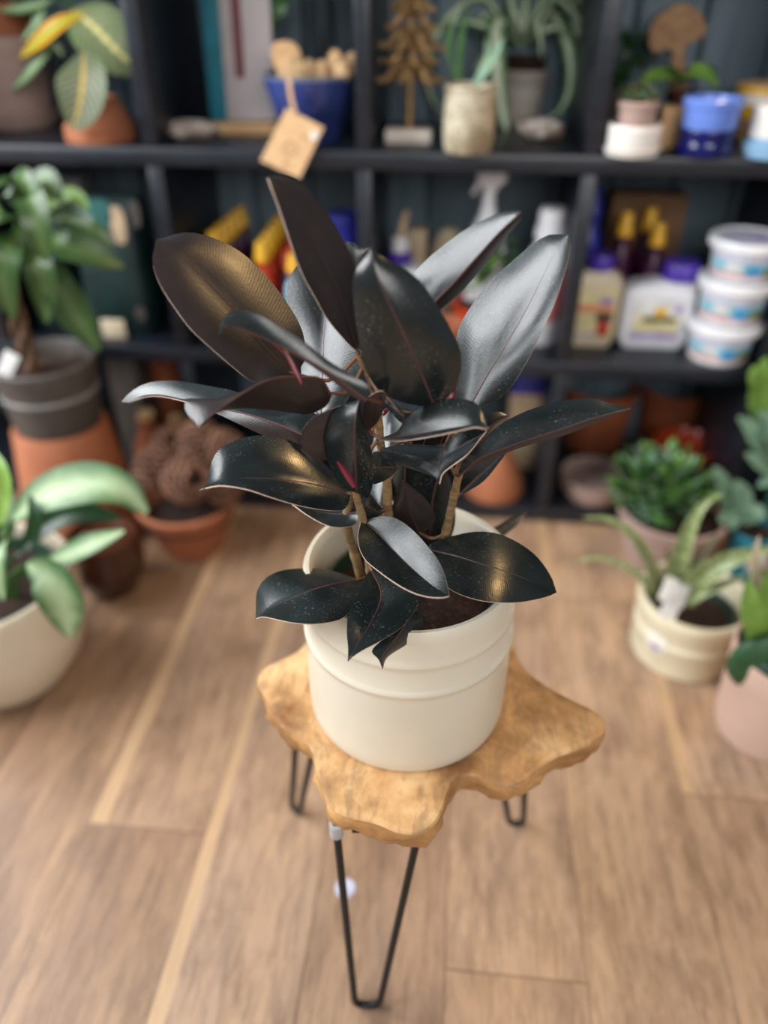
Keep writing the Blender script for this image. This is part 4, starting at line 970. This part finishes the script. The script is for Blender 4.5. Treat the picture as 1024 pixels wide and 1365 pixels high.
b = MB(); b.box((0, -r*.67, zt*.56), (r*1.1, .002, zt*.2), bev=.0008); lb = b.build('label', m_labelp, t)
b = MB(); b.box((0, -r*.67-.0016, zt*.575), (r*.7, .0014, zt*.07)); b.build('printed_patch', m_labelo, lb)
b = MB(); b.lathe([(0, zt*.8), (.013, zt*.8), (.014, zt*.85), (.011, zt*.87), (0, zt*.87)], seg=20); b.build('collar', m_whiteplastic, t)
b = MB(); b.loft([(zt*.86, .012, .010, .005), (zt*.90, .014, .010, .005, .002, 0), (zt*.94, .030, .011, .006, .004, 0), (zt*.985, .032, .011, .006, .003, 0), (zt, .026, .009, .006, .006, 0)]); b.build('spray_head', m_whiteplastic, t)
b = MB(); b.tube([Vector((-.018, 0, zt*.94)), Vector((-.026, 0, zt*.91)), Vector((-.034, 0, zt*.86))], [.006, .0055, .0045], 10); b.build('trigger', m_whiteplastic, t)
def ringed(u, vf, wp, vt, label, lab=None):
    c, r = FR(u, vf, Z1, wp); h = hz(c, vt)-Z1
    t = thing('white_bottle', label, 'bottle', c)
    b = MB(); b.lathe([(0, .002), (r*.9, 0), (r, .006), (r, h*.66), (r*.95, h*.7), (r*.62, h*.76), (r*.6, h*.8), (0, h*.8)], seg=32); b.build('bottle_body', m_whiteplastic, t)
    b = MB(); b.lathe([(0, h*.79), (r*.78, h*.79), (r*.78, h*.86), (r*.68, h*.87), (r*.68, h*.97), (r*.6, h), (0, h)], seg=32); b.build('cap', m_whiteplastic, t)
    if lab: b = MB(); b.lathe([(r, h*.2), (r*1.02, h*.205), (r*1.02, h*.6), (r, h*.605)], seg=32); b.build('label', lab, t)
ringed(716, 462, 50, 277, 'white ribbed cap bottle with coral label behind the right upper leaves', m_labelpk)
ringed(757, 440, 22, 268, 'slim white bottle close to the upright right of the ribbed cap bottle')
c, r = FR(640, 470, Z1, 64); h = hz(c, 402)-Z1; rt = 40*px(c)
t = thing('leafy_plant', 'bright green crinkly leaved plant in an orange-red pot between the right leaves', 'potted plant', c)
lpot(t, r, rt, h, m_orange, .004, .002, .014, depth_in=.014); soil(t, rt*.9, h-.014, .003)
b = MB(); b.lathe([(r+(rt-r)*.3, h*.3), (r+(rt-r)*.3+.0018, h*.305), (r+(rt-r)*.6+.0018, h*.6), (r+(rt-r)*.6, h*.605)], seg=40); b.build('paper_band', m_labelw, t)
q = YP(646, 348, c.y)-c; clump(t, (q.x, 0, q.z), (.058, .045, .058), 90, .014, [m_green, m_greenl, m_green], seed=5, fat=.22)
c, r = FR(592, 482, Z1, 54); h = hz(c, 428)-Z1
t = thing('terracotta_cup', 'small terracotta cup at the shelf edge in front of the orange-red pot', 'pot', c); lpot(t, r*.8, r*1.0, h, m_terra, .005, .003, .014, depth_in=.03)

# ---------------------------------------------------------------- middle shelf, fourth cubby
yb = YF+.30; a, e = YP(808, 300, yb), YP(906, 300, yb); hb = YP(856, 254, yb).z-Z1
b = MB(); b.box((0, 0, hb/2), (e.x-a.x, .07, hb), bev=.003); o = b.build('cardboard_carton', m_card); o.location = ((a.x+e.x)/2, yb, Z1)
tag(o, 'brown cardboard carton at the back of the shelf behind the yellow capped bottles', 'box')
def jug(u, vf, wp, dfrac, vsh, vcap, capoff, capw, label, name, body, deco):
    c, r = FR(u, vf, Z1, wp); c = G(u, vf, Z1)+Vector((0, r*dfrac, 0)); hy = r*dfrac; hs = hz(c, vsh)-Z1; hc = hz(c, vcap)-Z1; s_ = px(c); ox = capoff*s_; cr = capw*s_/2
    t = thing(name, label, 'jug', c); b = MB()
    b.loft([(0, r*.8, hy*.85, .012), (.004, r*.88, hy*.93, .016), (.022, r, hy, .018), (hs*.88, r, hy, .018), (hs*.96, r*.9, hy*.9, .016, ox*.1, 0), (hs, cr*1.1+r*.25, hy*.7, .012, ox*.6, 0), (hs+.008, cr*.8, cr*.8, cr*.78, ox, 0), (hc-.012, cr*.8, cr*.8, cr*.78, ox, 0)], n=6); b.build('jug_body', body, t)
    b = MB(); b.lathe([(cr*.8, hs+.006), (cr, hs+.007), (cr*1.0, hc-.004), (cr*.93, hc), (0, hc)], (ox, 0, 0), 28); b.build('cap', m_purple, t)
    lab = None
    for nm, x0, x1, z0, z1, m_ in deco:
        b = MB(); k = .0012 if nm == 'label' else .0022
        b.box(((x0+x1)/2*r, -hy-k*.5, (z0+z1)/2*hs), ((x1-x0)*r, k, (z1-z0)*hs), bev=.0004); o = b.build(nm, m_, lab if lab else t)
        if nm == 'label': lab = o
    return t
jug(784, 463, 66, .55, 362, 338, 2, 32, 'tall ivory jug with violet cap and flower pot label', 'garden_concentrate_jug', m_ivory,
    [('label', -.78, .82, .14, .82, m_labely), ('printed_band', -.7, .75, .50, .62, m_labelo), ('printed_patch', .2, .7, .62, .72, m_labelp), ('printed_band', -.7, .2, .17, .21, m_labelp), ('pot_picture', .2, .68, .18, .40, m_labelr), ('leaf_picture', .1, .75, .38, .50, m_labelk)])
jug(868, 466, 92, .5, 374, 347, 22, 46, 'wide white jug with violet cap and straw yellow label', 'garden_spray_jug', m_whiteplastic,
    [('label', -.76, .72, .14, .80, m_labelw), ('printed_panel', -.62, .58, .28, .55, m_labely), ('printed_band', -.68, .62, .18, .28, m_labelp), ('printed_text_bar', -.42, .5, .45, .53, m_labelg), ('flower_emblem', -.12, .22, .55, .67, m_yellow), ('printed_patch', .42, .66, .60, .72, m_labelp)])
b1 = YP(836, 290, YF+.2); b2 = YP(870, 282, YF+.24); b3 = YP(880, 305, YF+.165)
bottle('plum_bottle', 'plum bottle with yellow cap behind the gap between the two jugs', 'bottle', (b1.x, YF+.2, Z1), .024, b1.z-Z1+.012, m_purpled, m_purpled, m_yellow, 'plum bottles behind the jugs')
bottle('plum_bottle', 'rear plum bottle with yellow cap behind the wide white jug', 'bottle', (b2.x, YF+.245, Z1), .024, b2.z-Z1+.008, m_purpled, m_purpled, m_yellow, 'plum bottles behind the jugs')
bottle('plum_bottle', 'front plum bottle with yellow cap just behind the wide white jug', 'bottle', (b3.x, YF+.17, Z1), .023, b3.z-Z1+.012, m_purpled, m_purpled, m_yellow, 'plum bottles behind the jugs')
b4 = YP(792, 262, YF+.22); bottle('navy_bottle', 'dark navy bottle with tall cap behind the ivory jug', 'bottle', (b4.x, YF+.22, Z1), .03, b4.z-Z1+.02, m_royal, m_royal, m_royal)
c, r = FR(950, 490, Z1, 82); zz = [Z1]+[hz(c, v) for v in (424, 367, 314)]
for k, lb in enumerate(('bottom white tub of the stack of three with aqua and coral label', 'middle white tub of the stack of three on the middle shelf', 'top white tub of the stack of three with its lid in view')):
    hh = zz[k+1]-zz[k]; t = thing('lidded_tub', lb, 'tub', (c.x+.003*k, c.y, zz[k]), .25*k, 'stacked white tubs')
    b = MB(); b.lathe([(0, .003), (r*.86, .003), (r*.88, 0), (r*.92, .004), (r*1.0, hh*.76), (r*1.0, hh*.78), (0, hh*.78)], seg=48); b.build('tub_body', m_whiteplastic, t)
    b = MB(); b.lathe([(0, hh*.77), (r*1.14, hh*.77), (r*1.17, hh*.79), (r*1.17, hh*.955), (r*1.14, hh-.001), (r*1.06, hh), (r*1.03, hh-.004), (0, hh-.004)], seg=48); ld = b.build('lid', m_whiteplastic, t)
    if k == 2:
        b = MB(); b.lathe([(0, hh-.0042), (r*.9, hh-.0042), (r*.9, hh-.0032), (0, hh-.0032)], seg=40); b.build('lid_label', m_labell, ld)
        b = MB(); b.box((r*.15, -r*.25, hh-.0026), (r*.5, r*.3, .0014)); b.build('printed_patch', m_labelp, ld)
    rr = lambda q: r*(.92+.08*q/.76)+.0007
    zs = [.08, .16, .17, .24, .25, .52, .53, .66]
    b = MB(); b.lathe([(rr(q), hh*q) for q in zs], seg=40, mi=[0, 1, 1, 2, 2, 2, 3], a0=-math.pi*.98-.25*k, a1=-math.pi*.02-.25*k); lo = b.build('label', [m_labelw, m_labelpk, m_labelt, m_labell], t)
    for a0_, a1_, m_, q0, q1 in ((-1.75, -1.3, m_labelbl, .2, .46), (-1.2, -.7, m_labelg, .2, .40), (-2.4, -1.9, m_labelw, .3, .5)):
        b = MB(); b.lathe([(rr(q0)+.0006, hh*q0), (rr(q1)+.0006, hh*q1)], seg=10, a0=a0_-.25*k, a1=a1_-.25*k); b.build('printed_patch', m_, lo)

# ---------------------------------------------------------------- bottom shelf
p = YP(172, 500, YF+.15); b = MB(); b.box((0, 0, .15), (.075, .12, .30), bev=.004); o = b.build('charcoal_carton', m_grey); o.location = (p.x, YF+.17, Z0)
tag(o, 'dark grey carton on the bottom shelf left of the terracotta pipe', 'box')
p = YP(222, 500, YF+.2); t = thing('terracotta_pipe', 'tall brown terracotta cylinder pot on the bottom shelf above the pine cones', 'pot', (p.x, YF+.2, Z0)); hh = YP(222, 474, YF+.2).z-Z0
lpot(t, .034, .036, hh, m_terra2, .005, .003, .02, depth_in=.1)
def jar(u, vf, wp, vt, label):
    c, r = FR(u, vf, Z0, wp); h = hz(c, vt)-Z0; t = thing('watering_spike', label, 'jar', c, 0, 'corked terracotta jars')
    b = MB(); b.lathe([(0, .002), (r*.8, 0), (r, .01), (r*1.05, h*.35), (r*.9, h*.55), (r*.55, h*.72), (r*.5, h*.86), (r*.62, h*.9), (r*.5, h*.92), (0, h*.92)], seg=32); b.build('jar_body', m_terra2, t)
    b = MB(); b.lathe([(0, h*.9), (r*.42, h*.9), (r*.45, h), (0, h)], seg=20); b.build('cork', m_cork, t)
jar(212, 640, 46, 550, 'left terracotta jar with pale cork behind the pine cones'); jar(250, 642, 44, 556, 'right terracotta jar with pale cork behind the pine cones')
c, r = FR(655, 674, Z0, 80); h = hz(c, 590)-Z0
t = thing('terracotta_cloche', 'bright terracotta bell shaped cloche at the shelf edge right of the planter', 'cloche', c)
b = MB(); b.lathe([(r*.9, 0), (r*.98, .001), (r*1.0, .006), (r*.99, h*.16), (r*.9, h*.34), (r*.68, h*.62), (r*.52, h*.82), (r*.42, h*.92), (r*.46, h*.95), (r*.4, h), (0, h)], seg=56); b.build('bell', m_terra, t)
p = YP(706, 520, YF+.16); zt = YP(706, 500, YF+.16).z-Z0
t = thing('storage_bin', 'beige storage bin with dark blue lid at the back of the bottom shelf', 'bin', (p.x, YF+.24, Z0))
b = MB(); b.loft([(0, .036, .06, .012), (.006, .038, .064, .014), (zt*.8, .042, .07, .014)]); b.build('bin_body', m_beige, t)
b = MB(); b.loft([(zt*.8, .045, .074, .014), (zt*.97, .045, .074, .014), (zt, .042, .07, .014)]); b.build('lid', m_royal, t)
c, r = FR(787, 679, Z0, 92)
first = thing('clay_saucer', 'lowest mauve saucer of the stack on the bottom shelf', 'saucer', c, 0, 'stacked clay saucers')
b = MB(); b.lathe([(0, 0), (r*.88, 0), (r*1.02, .024), (r*1.05, .030), (r*1.0, .031), (r*.86, .010), (0, .010)], seg=56); b.build('saucer_body', m_mauve, first)
dup(first, (c.x+.002, c.y+.001, Z0+.0115), 1, 'middle mauve saucer of the stack on the bottom shelf')
o = dup(first, (c.x-.001, c.y, Z0+.023), 2, 'top mauve saucer of the stack on the bottom shelf')
def tpot(u, vf, wb, wt, vt, label, mat, rim=.003, y=None, cat='pot', name='terracotta_pot'):
    c, r = FR(u, vf, Z0, wb); rt = r*wt/wb; h = hz(c, vt)-Z0; t = thing(name, label, cat, c); lpot(t, r, rt, h, mat, .006, rim, .026, depth_in=min(.08, h*.6)); return c
tpot(785, 606, 78, 96, 512, 'brown terracotta pot standing behind the stacked clay saucers', m_terra2)
tpot(880, 604, 72, 82, 514, 'tall brown terracotta pot standing behind the red glazed pot', m_terra2)
tpot(898, 652, 62, 82, 588, 'small shiny red glazed pot behind the jade plant', m_redglaze, .002, name='red_pot')

# ---------------------------------------------------------------- floor, left side
c, r = FR(130, 748, 0, 156); zt = hz(c, 562); rt = 60*px(Vector((c.x, c.y, zt)))
t = thing('upturned_terracotta_pot', 'big terracotta pot standing upside down as a stand under the charcoal pot', 'pot', c)
b = MB(); b.lathe([(r*.9, 0), (r*1.0, .001), (r*1.02, .006), (r*1.0, .045), (r*.97, .048), (rt*1.02, zt-.006), (rt*.98, zt), (rt*.2, zt), (rt*.2, zt-.01), (0, zt-.01)], seg=64); b.build('pot', m_terra, t)
c3 = Vector((c.x, c.y, zt)); hp = hz(c3, 476)-zt; r3 = 61*px(Vector((c.x, c.y, zt+.06)))
r3 = min(r3, rt*1.1)
t = thing('broad_leaved_plant', 'broad leaved plant with brown trunk in a banded charcoal pot on the upturned terracotta pot', 'potted plant', c3)
lpot(t, r3*.92, r3*1.06, hp, m_grey, .006, .003, .03, depth_in=.03); soil(t, r3*.98, hp-.034)
b = MB(); k0 = .52; rr = r3*(.92+.14*k0); b.lathe([(rr-.001, hp*k0), (rr+.0022, hp*k0+.001), (rr+.003, hp*(k0+.05)), (rr, hp*(k0+.06))], seg=64); b.build('raised_ring', m_greyband, t)
b = MB()
for k in range(3):
    b.tube(spline([Vector((-.03+.012*math.cos(k*2.1+q*1.3), .012*math.sin(k*2.1+q*1.3), hp-.04+.035*q)) for q in range(7)], 24), .008, 8)
b.build('trunk', m_bark, t)
y = c.y; f = y-.06
leaves(t, [([(52, 330, y), (70, 370, f), (98, 415, f), (132, 468, f)], 24), ([(48, 310, y), (80, 325, f), (120, 338, f), (165, 356, f+.02)], 21), ([(48, 300, y), (85, 290, y), (120, 305, y-.02), (152, 328, y-.02)], 15),
 ([(30, 310, y), (10, 330, f-.03), (2, 370, f-.05), (18, 424, f-.05)], 22, m_pachira, (0.3, -.9, .3)), ([(25, 300, y), (0, 280, f), (-30, 300, f), (-50, 350, f)], 24), ([(35, 290, y), (40, 262, f), (50, 300, f-.03), (62, 350, f-.03)], 20),
 ([(30, 285, y), (10, 250, y), (-12, 240, f), (-30, 262, f)], 20), ([(30, 290, y), (22, 250, y), (30, 236, y-.03), (48, 270, f)], 14), ([(40, 320, y), (50, 350, f-.02), (60, 390, f-.02), (62, 430, f-.02)], 20), ([(45, 300, y), (70, 268, y+.05), (100, 262, y+.05), (118, 280, y+.03)], 12, m_greenl),
 ([(34, 290, y), (50, 250, y+.03), (62, 240, y+.02), (82, 270, y)], 17), ([(30, 300, y), (20, 330, f), (-10, 380, f), (-30, 420, f)], 20), ([(45, 330, y), (75, 380, y+.03), (95, 400, y+.03), (105, 440, y+.03)], 17)], m_pachira, prof=spoon, nrm=(.15, -.7, .7), fold=.25)
b = MB()
for e in ((52, 330), (48, 310), (48, 300), (30, 310), (25, 300), (35, 290), (30, 285), (40, 320), (45, 300), (34, 290)):
    q = YP(*e, y)-c3; b.tube(spline([Vector((-.03, 0, hp+.15)), q*.5+Vector((-.015, 0, (hp+.19)*.5)), q], 8), .003, 6)
b.build('stem', m_green, t)
o = MB(); q = YP(4, 478, c3.y-r3*.75)-c3; o.box(Vector((q.x, q.y, hp+.005)), (.03, .002, .07), Matrix.Rotation(.5, 3, 'Y') @ Matrix.Rotation(-.4, 3, 'X'), bev=.0008); lab = o.build('plant_tag', m_labelw); lab.location = c3
tag(lab, 'white plastic tag stuck in the soil of the charcoal pot', 'plant tag')
c, r = FR(263, 748, 0, 84); rt = 65*px(c); h = hz(c, 662)
t = thing('terracotta_cone_pot', 'orange terracotta pot full of pine cones on the floor left of the stool', 'pot', c)
rr = rt*.97; lpot(t, r, rr, h, m_terra, .008, .004, .03, depth_in=.05)
soil(t, rr*.93, h-.045, .012)
PCc = c; PCh = h
def cone(u, v, dy, sz, label, seed, first=[]):
    p = YP(u, v, PCc.y+dy); rnd = random.Random(seed)
    t = thing('pine_cone', label, 'pine cone', p, 0, 'pine cones in the terracotta pot'); ax = Matrix.Rotation(rnd.uniform(-.9, .9), 3, 'X') @ Matrix.Rotation(rnd.uniform(-.9, .9), 3, 'Y')
    b = MB(); b_ = blob((0, 0, 0), (sz*.5, sz*.5, sz*.8), .05, seed, 14, 10); b.add([ax @ Vector(q) for q in b_.v], b_.f); b.build('core', m_core, t); b = MB()
    for k in range(88):
        z = -.9+1.8*k/87; rad = math.sqrt(max(0, 1-z*z))*.62+.03; a = k*2.39996
        d = Vector((math.cos(a), math.sin(a), z*.35+.25)).normalized(); base = Vector((math.cos(a)*rad*sz*.8, math.sin(a)*rad*sz*.8, z*sz*.95)); sd = Vector((-math.sin(a), math.cos(a), 0)); up = d.cross(sd)
        tip = base+d*sz*.5*(1-.4*abs(z)); w_ = sz*.2
        pts = [base-sd*w_*.5, base+sd*w_*.5, tip+sd*w_, tip-sd*w_, base-sd*w_*.5+up*sz*.06, base+sd*w_*.5+up*sz*.06, tip+sd*w_*.9+up*sz*.13, tip-sd*w_*.9+up*sz*.13]
        b.add([ax @ q for q in pts], [(3, 2, 1, 0), (4, 5, 6, 7), (0, 1, 5, 4), (1, 2, 6, 5), (2, 3, 7, 6), (3, 0, 4, 7)])
    b.build('cone_scales', m_cone, t, flat=True)
cone(206, 624, -.01, .05, 'pine cone hanging over the left rim of the terracotta pot', 1)
cone(248, 640, -.05, .054, 'large pine cone at the front of the terracotta pot', 2)
cone(264, 594, .03, .05, 'pine cone on top of the pile at the back', 3)
cone(302, 604, .02, .048, 'pine cone at the right of the pile under the long leaf', 4)
cone(298, 650, -.02, .042, 'small pine cone sunk in the pot beside the right rim', 5)
cone(226, 594, .05, .044, 'pine cone at the back left of the pile', 6)
c, r = FR(158, 802, 0, 70); rt = 42*px(c); h = hz(c, 712)
t = thing('brown_glazed_pot', 'round dark brown glazed pot in the shade behind the white planter', 'pot', c)
b = MB(); b.lathe([(0, .002), (r*.85, 0), (r, .01), (rt*1.12, h*.45), (rt*1.14, h*.6), (rt*1.02, h*.92), (rt*1.04, h), (rt*.96, h), (rt*.92, h*.9), (0, h*.8)], seg=56); b.build('pot', m_brownpot, t)
q = YP(108, 712, c.y-.03); b = blob((0, 0, 0), (.013, .013, .012), .08, 4); o = b.build('cork_ball', m_cork); o.location = (c.x-rt*.45, c.y-.01, h*.8+.018); tag(o, 'small pale cork ball lying in the brown glazed pot', 'ball')
c, r = FR(38, 942, 0, 150); s_ = px(c); R1 = 112*s_; h = hz(c, 766); 
t = thing('white_planter', 'big rounded off-white planter on the floor at the left edge', 'planter', c)
b = MB(); b.lathe([(0, .003), (r*.8, .003), (r*.85, 0), (r*.93, .003), (r*1.0, .012), (R1*.88, h*.28), (R1*.97, h*.55), (R1*1.0, h*.78), (R1*.985, h*.95), (R1*.97, h-.003), (R1*.95, h), (R1*.91, h-.002), (R1*.89, h-.02), (R1*.86, h*.6), (0, h*.58)], seg=80); b.build('planter_body', m_offwhite, t)
zb = h*.59; t = thing('aglaonema', 'silver green variegated foliage plant growing in the off-white planter', 'potted plant', (c.x, c.y, zb))
nh = h*.36; lpot(t, R1*.66, R1*.8, nh, m_nursery, .004, .002, .015, 'nursery_pot', .02); soil(t, R1*.74, nh-.022)
y = c.y; f = y-.05
leaves(t, [([(18, 692, y), (55, 662, y+.01), (110, 646, y+.02), (160, 652, y+.02), (196, 684, y+.02)], 31, m_agl, (.15, -.55, .8)), ([(56, 752, f), (85, 742, f), (120, 726, f), (166, 708, f+.02)], 17, m_agl, (-.2, -.6, .75)),
 ([(36, 752, f), (62, 768, f-.03), (82, 800, f-.04), (93, 848, f-.04)], 29, m_agl, (.2, -.85, .45)), ([(0, 700, f), (6, 660, f-.02), (4, 630, f-.02), (-8, 600, f)], 14, m_greenl), ([(10, 720, f), (-4, 740, f-.05), (-2, 770, f-.06), (4, 800, f-.06)], 14, m_agl),
 ([(20, 740, y), (60, 700, y+.04), (100, 682, y+.06), (160, 690, y+.06)], 17, m_greend), ([(10, 720, y), (-20, 690, y), (-60, 680, y), (-100, 700, y)], 26), ([(15, 720, y), (0, 670, y+.05), (-20, 640, y+.08), (-60, 640, y+.1)], 24), ([(20, 740, f), (40, 720, f+.02), (48, 690, f+.03), (40, 660, f+.05)], 12, m_greend)], m_agl, fold=.2)
b = MB(); o0 = t.location
for e, d in (((18, 692), y), ((56, 752), f), ((36, 752), f), ((0, 700), f), ((10, 720), f), ((20, 740), y), ((10, 720), y), ((15, 720), y)):
    q = YP(*e, d)-o0; b.tube(spline([Vector((q.x*.4, q.y*.3, nh-.03)), q*.6+Vector((0, 0, nh*.2)), q], 8), .0045, 7)
b.build('stem', m_green, t)

# ---------------------------------------------------------------- floor, right side
c, r = FR(874, 770, 0, 104); rt = 68*px(c); h = hz(c, 676)
t = thing('jade_plant', 'bushy jade plant with small round shiny leaves in a mauve pot beside the shelf', 'potted plant', c)
lpot(t, r, rt, h, m_mauve, .007, .003, .024, depth_in=.025); soil(t, rt*.88, h-.027)
q = YP(882, 648, c.y)-c; clump(t, (q.x, q.y+.0, q.z), (.1, .085, .072), 230, .0165, [m_green, m_greend, m_jade, m_greeng, m_jade], seed=12, fat=.4)
c, r = FR(893, 907, 0, 138); rt = 73*px(Vector((c.x, c.y, .1))); h = hz(c, 792)
t = thing('stoneware_crock', 'small cream stoneware crock with one raised ring and a sticker on the floor', 'planter', c)
b = MB(); b.lathe([(0, .004), (r*.88, .004), (r*.92, 0), (r*.98, .004), (r*1.0, .012), (r*1.0, h*.46), (r*1.03, h*.49), (r*1.03, h*.53), (r*.985, h*.57), (rt*.97, h*.8), (rt*1.0, h*.86), (rt*1.0, h-.004), (rt*.97, h), (rt*.9, h-.001), (rt*.87, h-.01), (r*.85, .02), (0, .015)], seg=72); b.build('crock_body', m_cream2, t)
b = MB(); b.lathe([(r*1.004, h*.36), (r*1.014, h*.37), (r*1.014, h*.62), (r*1.004, h*.63)], seg=8, a0=-2.62, a1=-2.2); st = b.build('sticker', m_labelw, t)
b = MB(); b.lathe([(r*1.016, h*.40), (r*1.02, h*.41), (r*1.02, h*.48), (r*1.016, h*.49)], seg=8, a0=-2.5, a1=-2.3); b.build('printed_patch', m_labelp, st)
CK = c
t = thing('speckled_succulent', 'spotted strap leaved succulent growing in the small stoneware crock', 'potted plant', (c.x, c.y, .018))
nh = h-.05; lpot(t, r*.66, r*.78, nh, m_nursery, .004, .002, .012, 'nursery_pot', .014); soil(t, r*.74, nh-.018)
y = c.y; f = y-.02
leaves(t, [([(902, 796, f), (905, 750, f), (918, 705, f+.01), (938, 672, f+.02), (964, 658, f+.03)], 15), ([(908, 800, f), (930, 772, f-.02), (975, 745, f-.03), (1040, 730, f-.03)], 18), ([(905, 796, f), (925, 755, f+.02), (945, 725, f+.03), (960, 706, f+.04)], 9, m_aloed), ([(912, 802, f-.02), (940, 788, f-.03), (975, 774, f-.03), (1000, 765, f-.03)], 8, m_aloe),
 ([(882, 792, f), (868, 755, f), (845, 715, f), (812, 692, f), (776, 690, f)], 9, m_aloe), ([(878, 790, f), (860, 740, f), (846, 712, f)], 8, m_aloed), ([(874, 792, f-.01), (845, 762, f-.02), (800, 744, f-.02), (752, 750, f-.02)], 5, m_aloe), ([(890, 795, f), (878, 770, f+.03), (872, 745, f+.04)], 8, m_aloed), ([(894, 795, f), (896, 760, f+.03), (888, 730, f+.04)], 9, m_aloe)], m_aloe, prof=lambda t_: max(.06, (1-t_**2.2)*.95+.05), fold=.5)
p = YP(899, 792, y-.05); R_ = Matrix.Rotation(.42, 3, 'Y') @ Matrix.Rotation(-.6, 3, 'X')
b = MB(); b.box((0, 0, .004), (.052, .0016, .046), R_, bev=.0006); b.box(R_ @ Vector((.004, 0, -.030)), (.034, .0016, .034), R_, bev=.0006); o = b.build('plant_tag', m_labelw); o.location = p
tag(o, 'white plastic plant tag leaning at the front of the stoneware crock', 'plant tag')
c, r = FR(1000, 1010, 0, 132); rt = 74*px(Vector((c.x, c.y, .1))); h = hz(c, 868)
t = thing('blush_planter', 'blush pink cylinder planter on the floor at the right edge', 'planter', c)
lpot(t, r, rt, h, m_pinkpot, .007, 0, depth_in=h-.02)
t = thing('paddle_plant', 'thick green paddle plant in a dark green pot inside the blush planter', 'potted plant', (c.x, c.y, .02))
nh = h-.012; lpot(t, r*.78, rt*.875, nh, m_nursery, .004, .0015, .02, 'nursery_pot', .03); soil(t, rt*.8, nh-.032)
q = YP(1018, 884, c.y-.025)-t.location
b = blob((q.x, q.y, q.z), (.056, .022, .062), .02, 3); b.build('paddle', m_cactus, t)
y = c.y
leaves(t, [([(1010, 860, y), (1008, 835, y-.03), (1000, 805, y-.03), (998, 772, y-.02)], 17, m_greenl, (0, -.9, .4)), ([(1020, 850, y), (1024, 800, y), (1030, 770, y), (1040, 740, y)], 16, m_greenl), ([(1014, 850, y+.01), (1010, 790, y+.02), (1006, 750, y+.03), (1012, 715, y+.03)], 8, m_ivory), ([(1030, 870, y), (1044, 850, y-.01), (1060, 840, y)], 14, m_green)], m_greenl)
c, r = FR(1034, 752, 0, 80); h = hz(c, 622)
t = thing('grey_green_plant', 'grey green leaved plant in a sage green pot at the right edge beside the shelf', 'potted plant', c)
lpot(t, r*.86, r*1.02, h, m_greenpot, .004, .002, .02, depth_in=.02); soil(t, r*.93, h-.022)
y = c.y; f = y-.04
leaves(t, [([(1030, 610, y), (1015, 590, f), (1000, 570, f), (984, 556, f)], 16), ([(1030, 610, y), (1018, 618, f-.03), (1005, 612, f-.04), (994, 604, f-.04)], 13), ([(1030, 600, y), (1030, 580, f), (1024, 560, f), (1010, 548, f)], 14), ([(1034, 600, y), (1050, 580, y), (1064, 570, y)], 16), ([(1028, 612, y), (1022, 640, f-.03), (1010, 648, f-.04)], 10)], m_greeng)
leaves(t, [([(1006, 560, y), (1010, 530, y), (1014, 500, y-.01), (1022, 476, y-.01)], 15, m_greenl), ([(1024, 560, y), (1024, 520, y), (1030, 490, y)], 12, m_greenl), ([(1012, 520, y), (1005, 505, y-.02), (1004, 488, y-.02)], 10, m_greenl)], m_greenl)
b = MB(); q = YP(1010, 535, y)-t.location; b.tube(spline([Vector((0, 0, h-.03)), q*.5+Vector((0, 0, h*.5)), q], 8), .005, 8); b.build('stem', m_greenl, t)
c, r = FR(982, 778, 0, 58); h = hz(c, 704)
t = thing('teal_potted_succulent', 'blue green rosette plant in a small teal pot with white label behind the stoneware crock', 'potted plant', c)
lpot(t, r*.85, r, h, m_teal, .004, .002, .012, depth_in=.012); soil(t, r*.9, h-.014)
b = MB(); rr = r*.95+.001; b.lathe([(rr, h*.35), (rr+.0008, h*.36), (rr+.0035, h*.85), (rr, h*.86)], seg=14, a0=-1.9, a1=-.9); lb = b.build('label', m_labelw, t)
b = MB(); b.lathe([(rr+.0022, h*.5), (rr+.0042, h*.72)], seg=6, a0=-1.85, a1=-1.6); b.build('printed_patch', m_labelr, lb)
y = c.y
leaves(t, [([(985, 700, y), (972, 690, y-.02), (958, 694, y-.03)], 12), ([(985, 698, y), (972, 668, y), (962, 640, y-.01), (952, 622, y-.01)], 12), ([(988, 698, y), (990, 668, y), (980, 640, y)], 14), ([(990, 700, y), (1006, 684, y), (1020, 690, y-.01)], 13), ([(985, 700, y), (980, 690, y-.03), (976, 706, y-.04)], 10), ([(986, 696, y), (962, 664, y+.02), (948, 640, y+.02)], 10)], m_greeng, prof=spoon)
p = G(460, 1184, 0); b = MB(); b.lathe([(0, 0), (.015, 0), (.015, .0006), (0, .0006)], seg=28); o = b.build('paper_sticker', m_labell); o.location = (p.x, p.y, .0002)
tag(o, 'round pale lavender paper sticker lying on the floor behind the front stool leg', 'sticker')
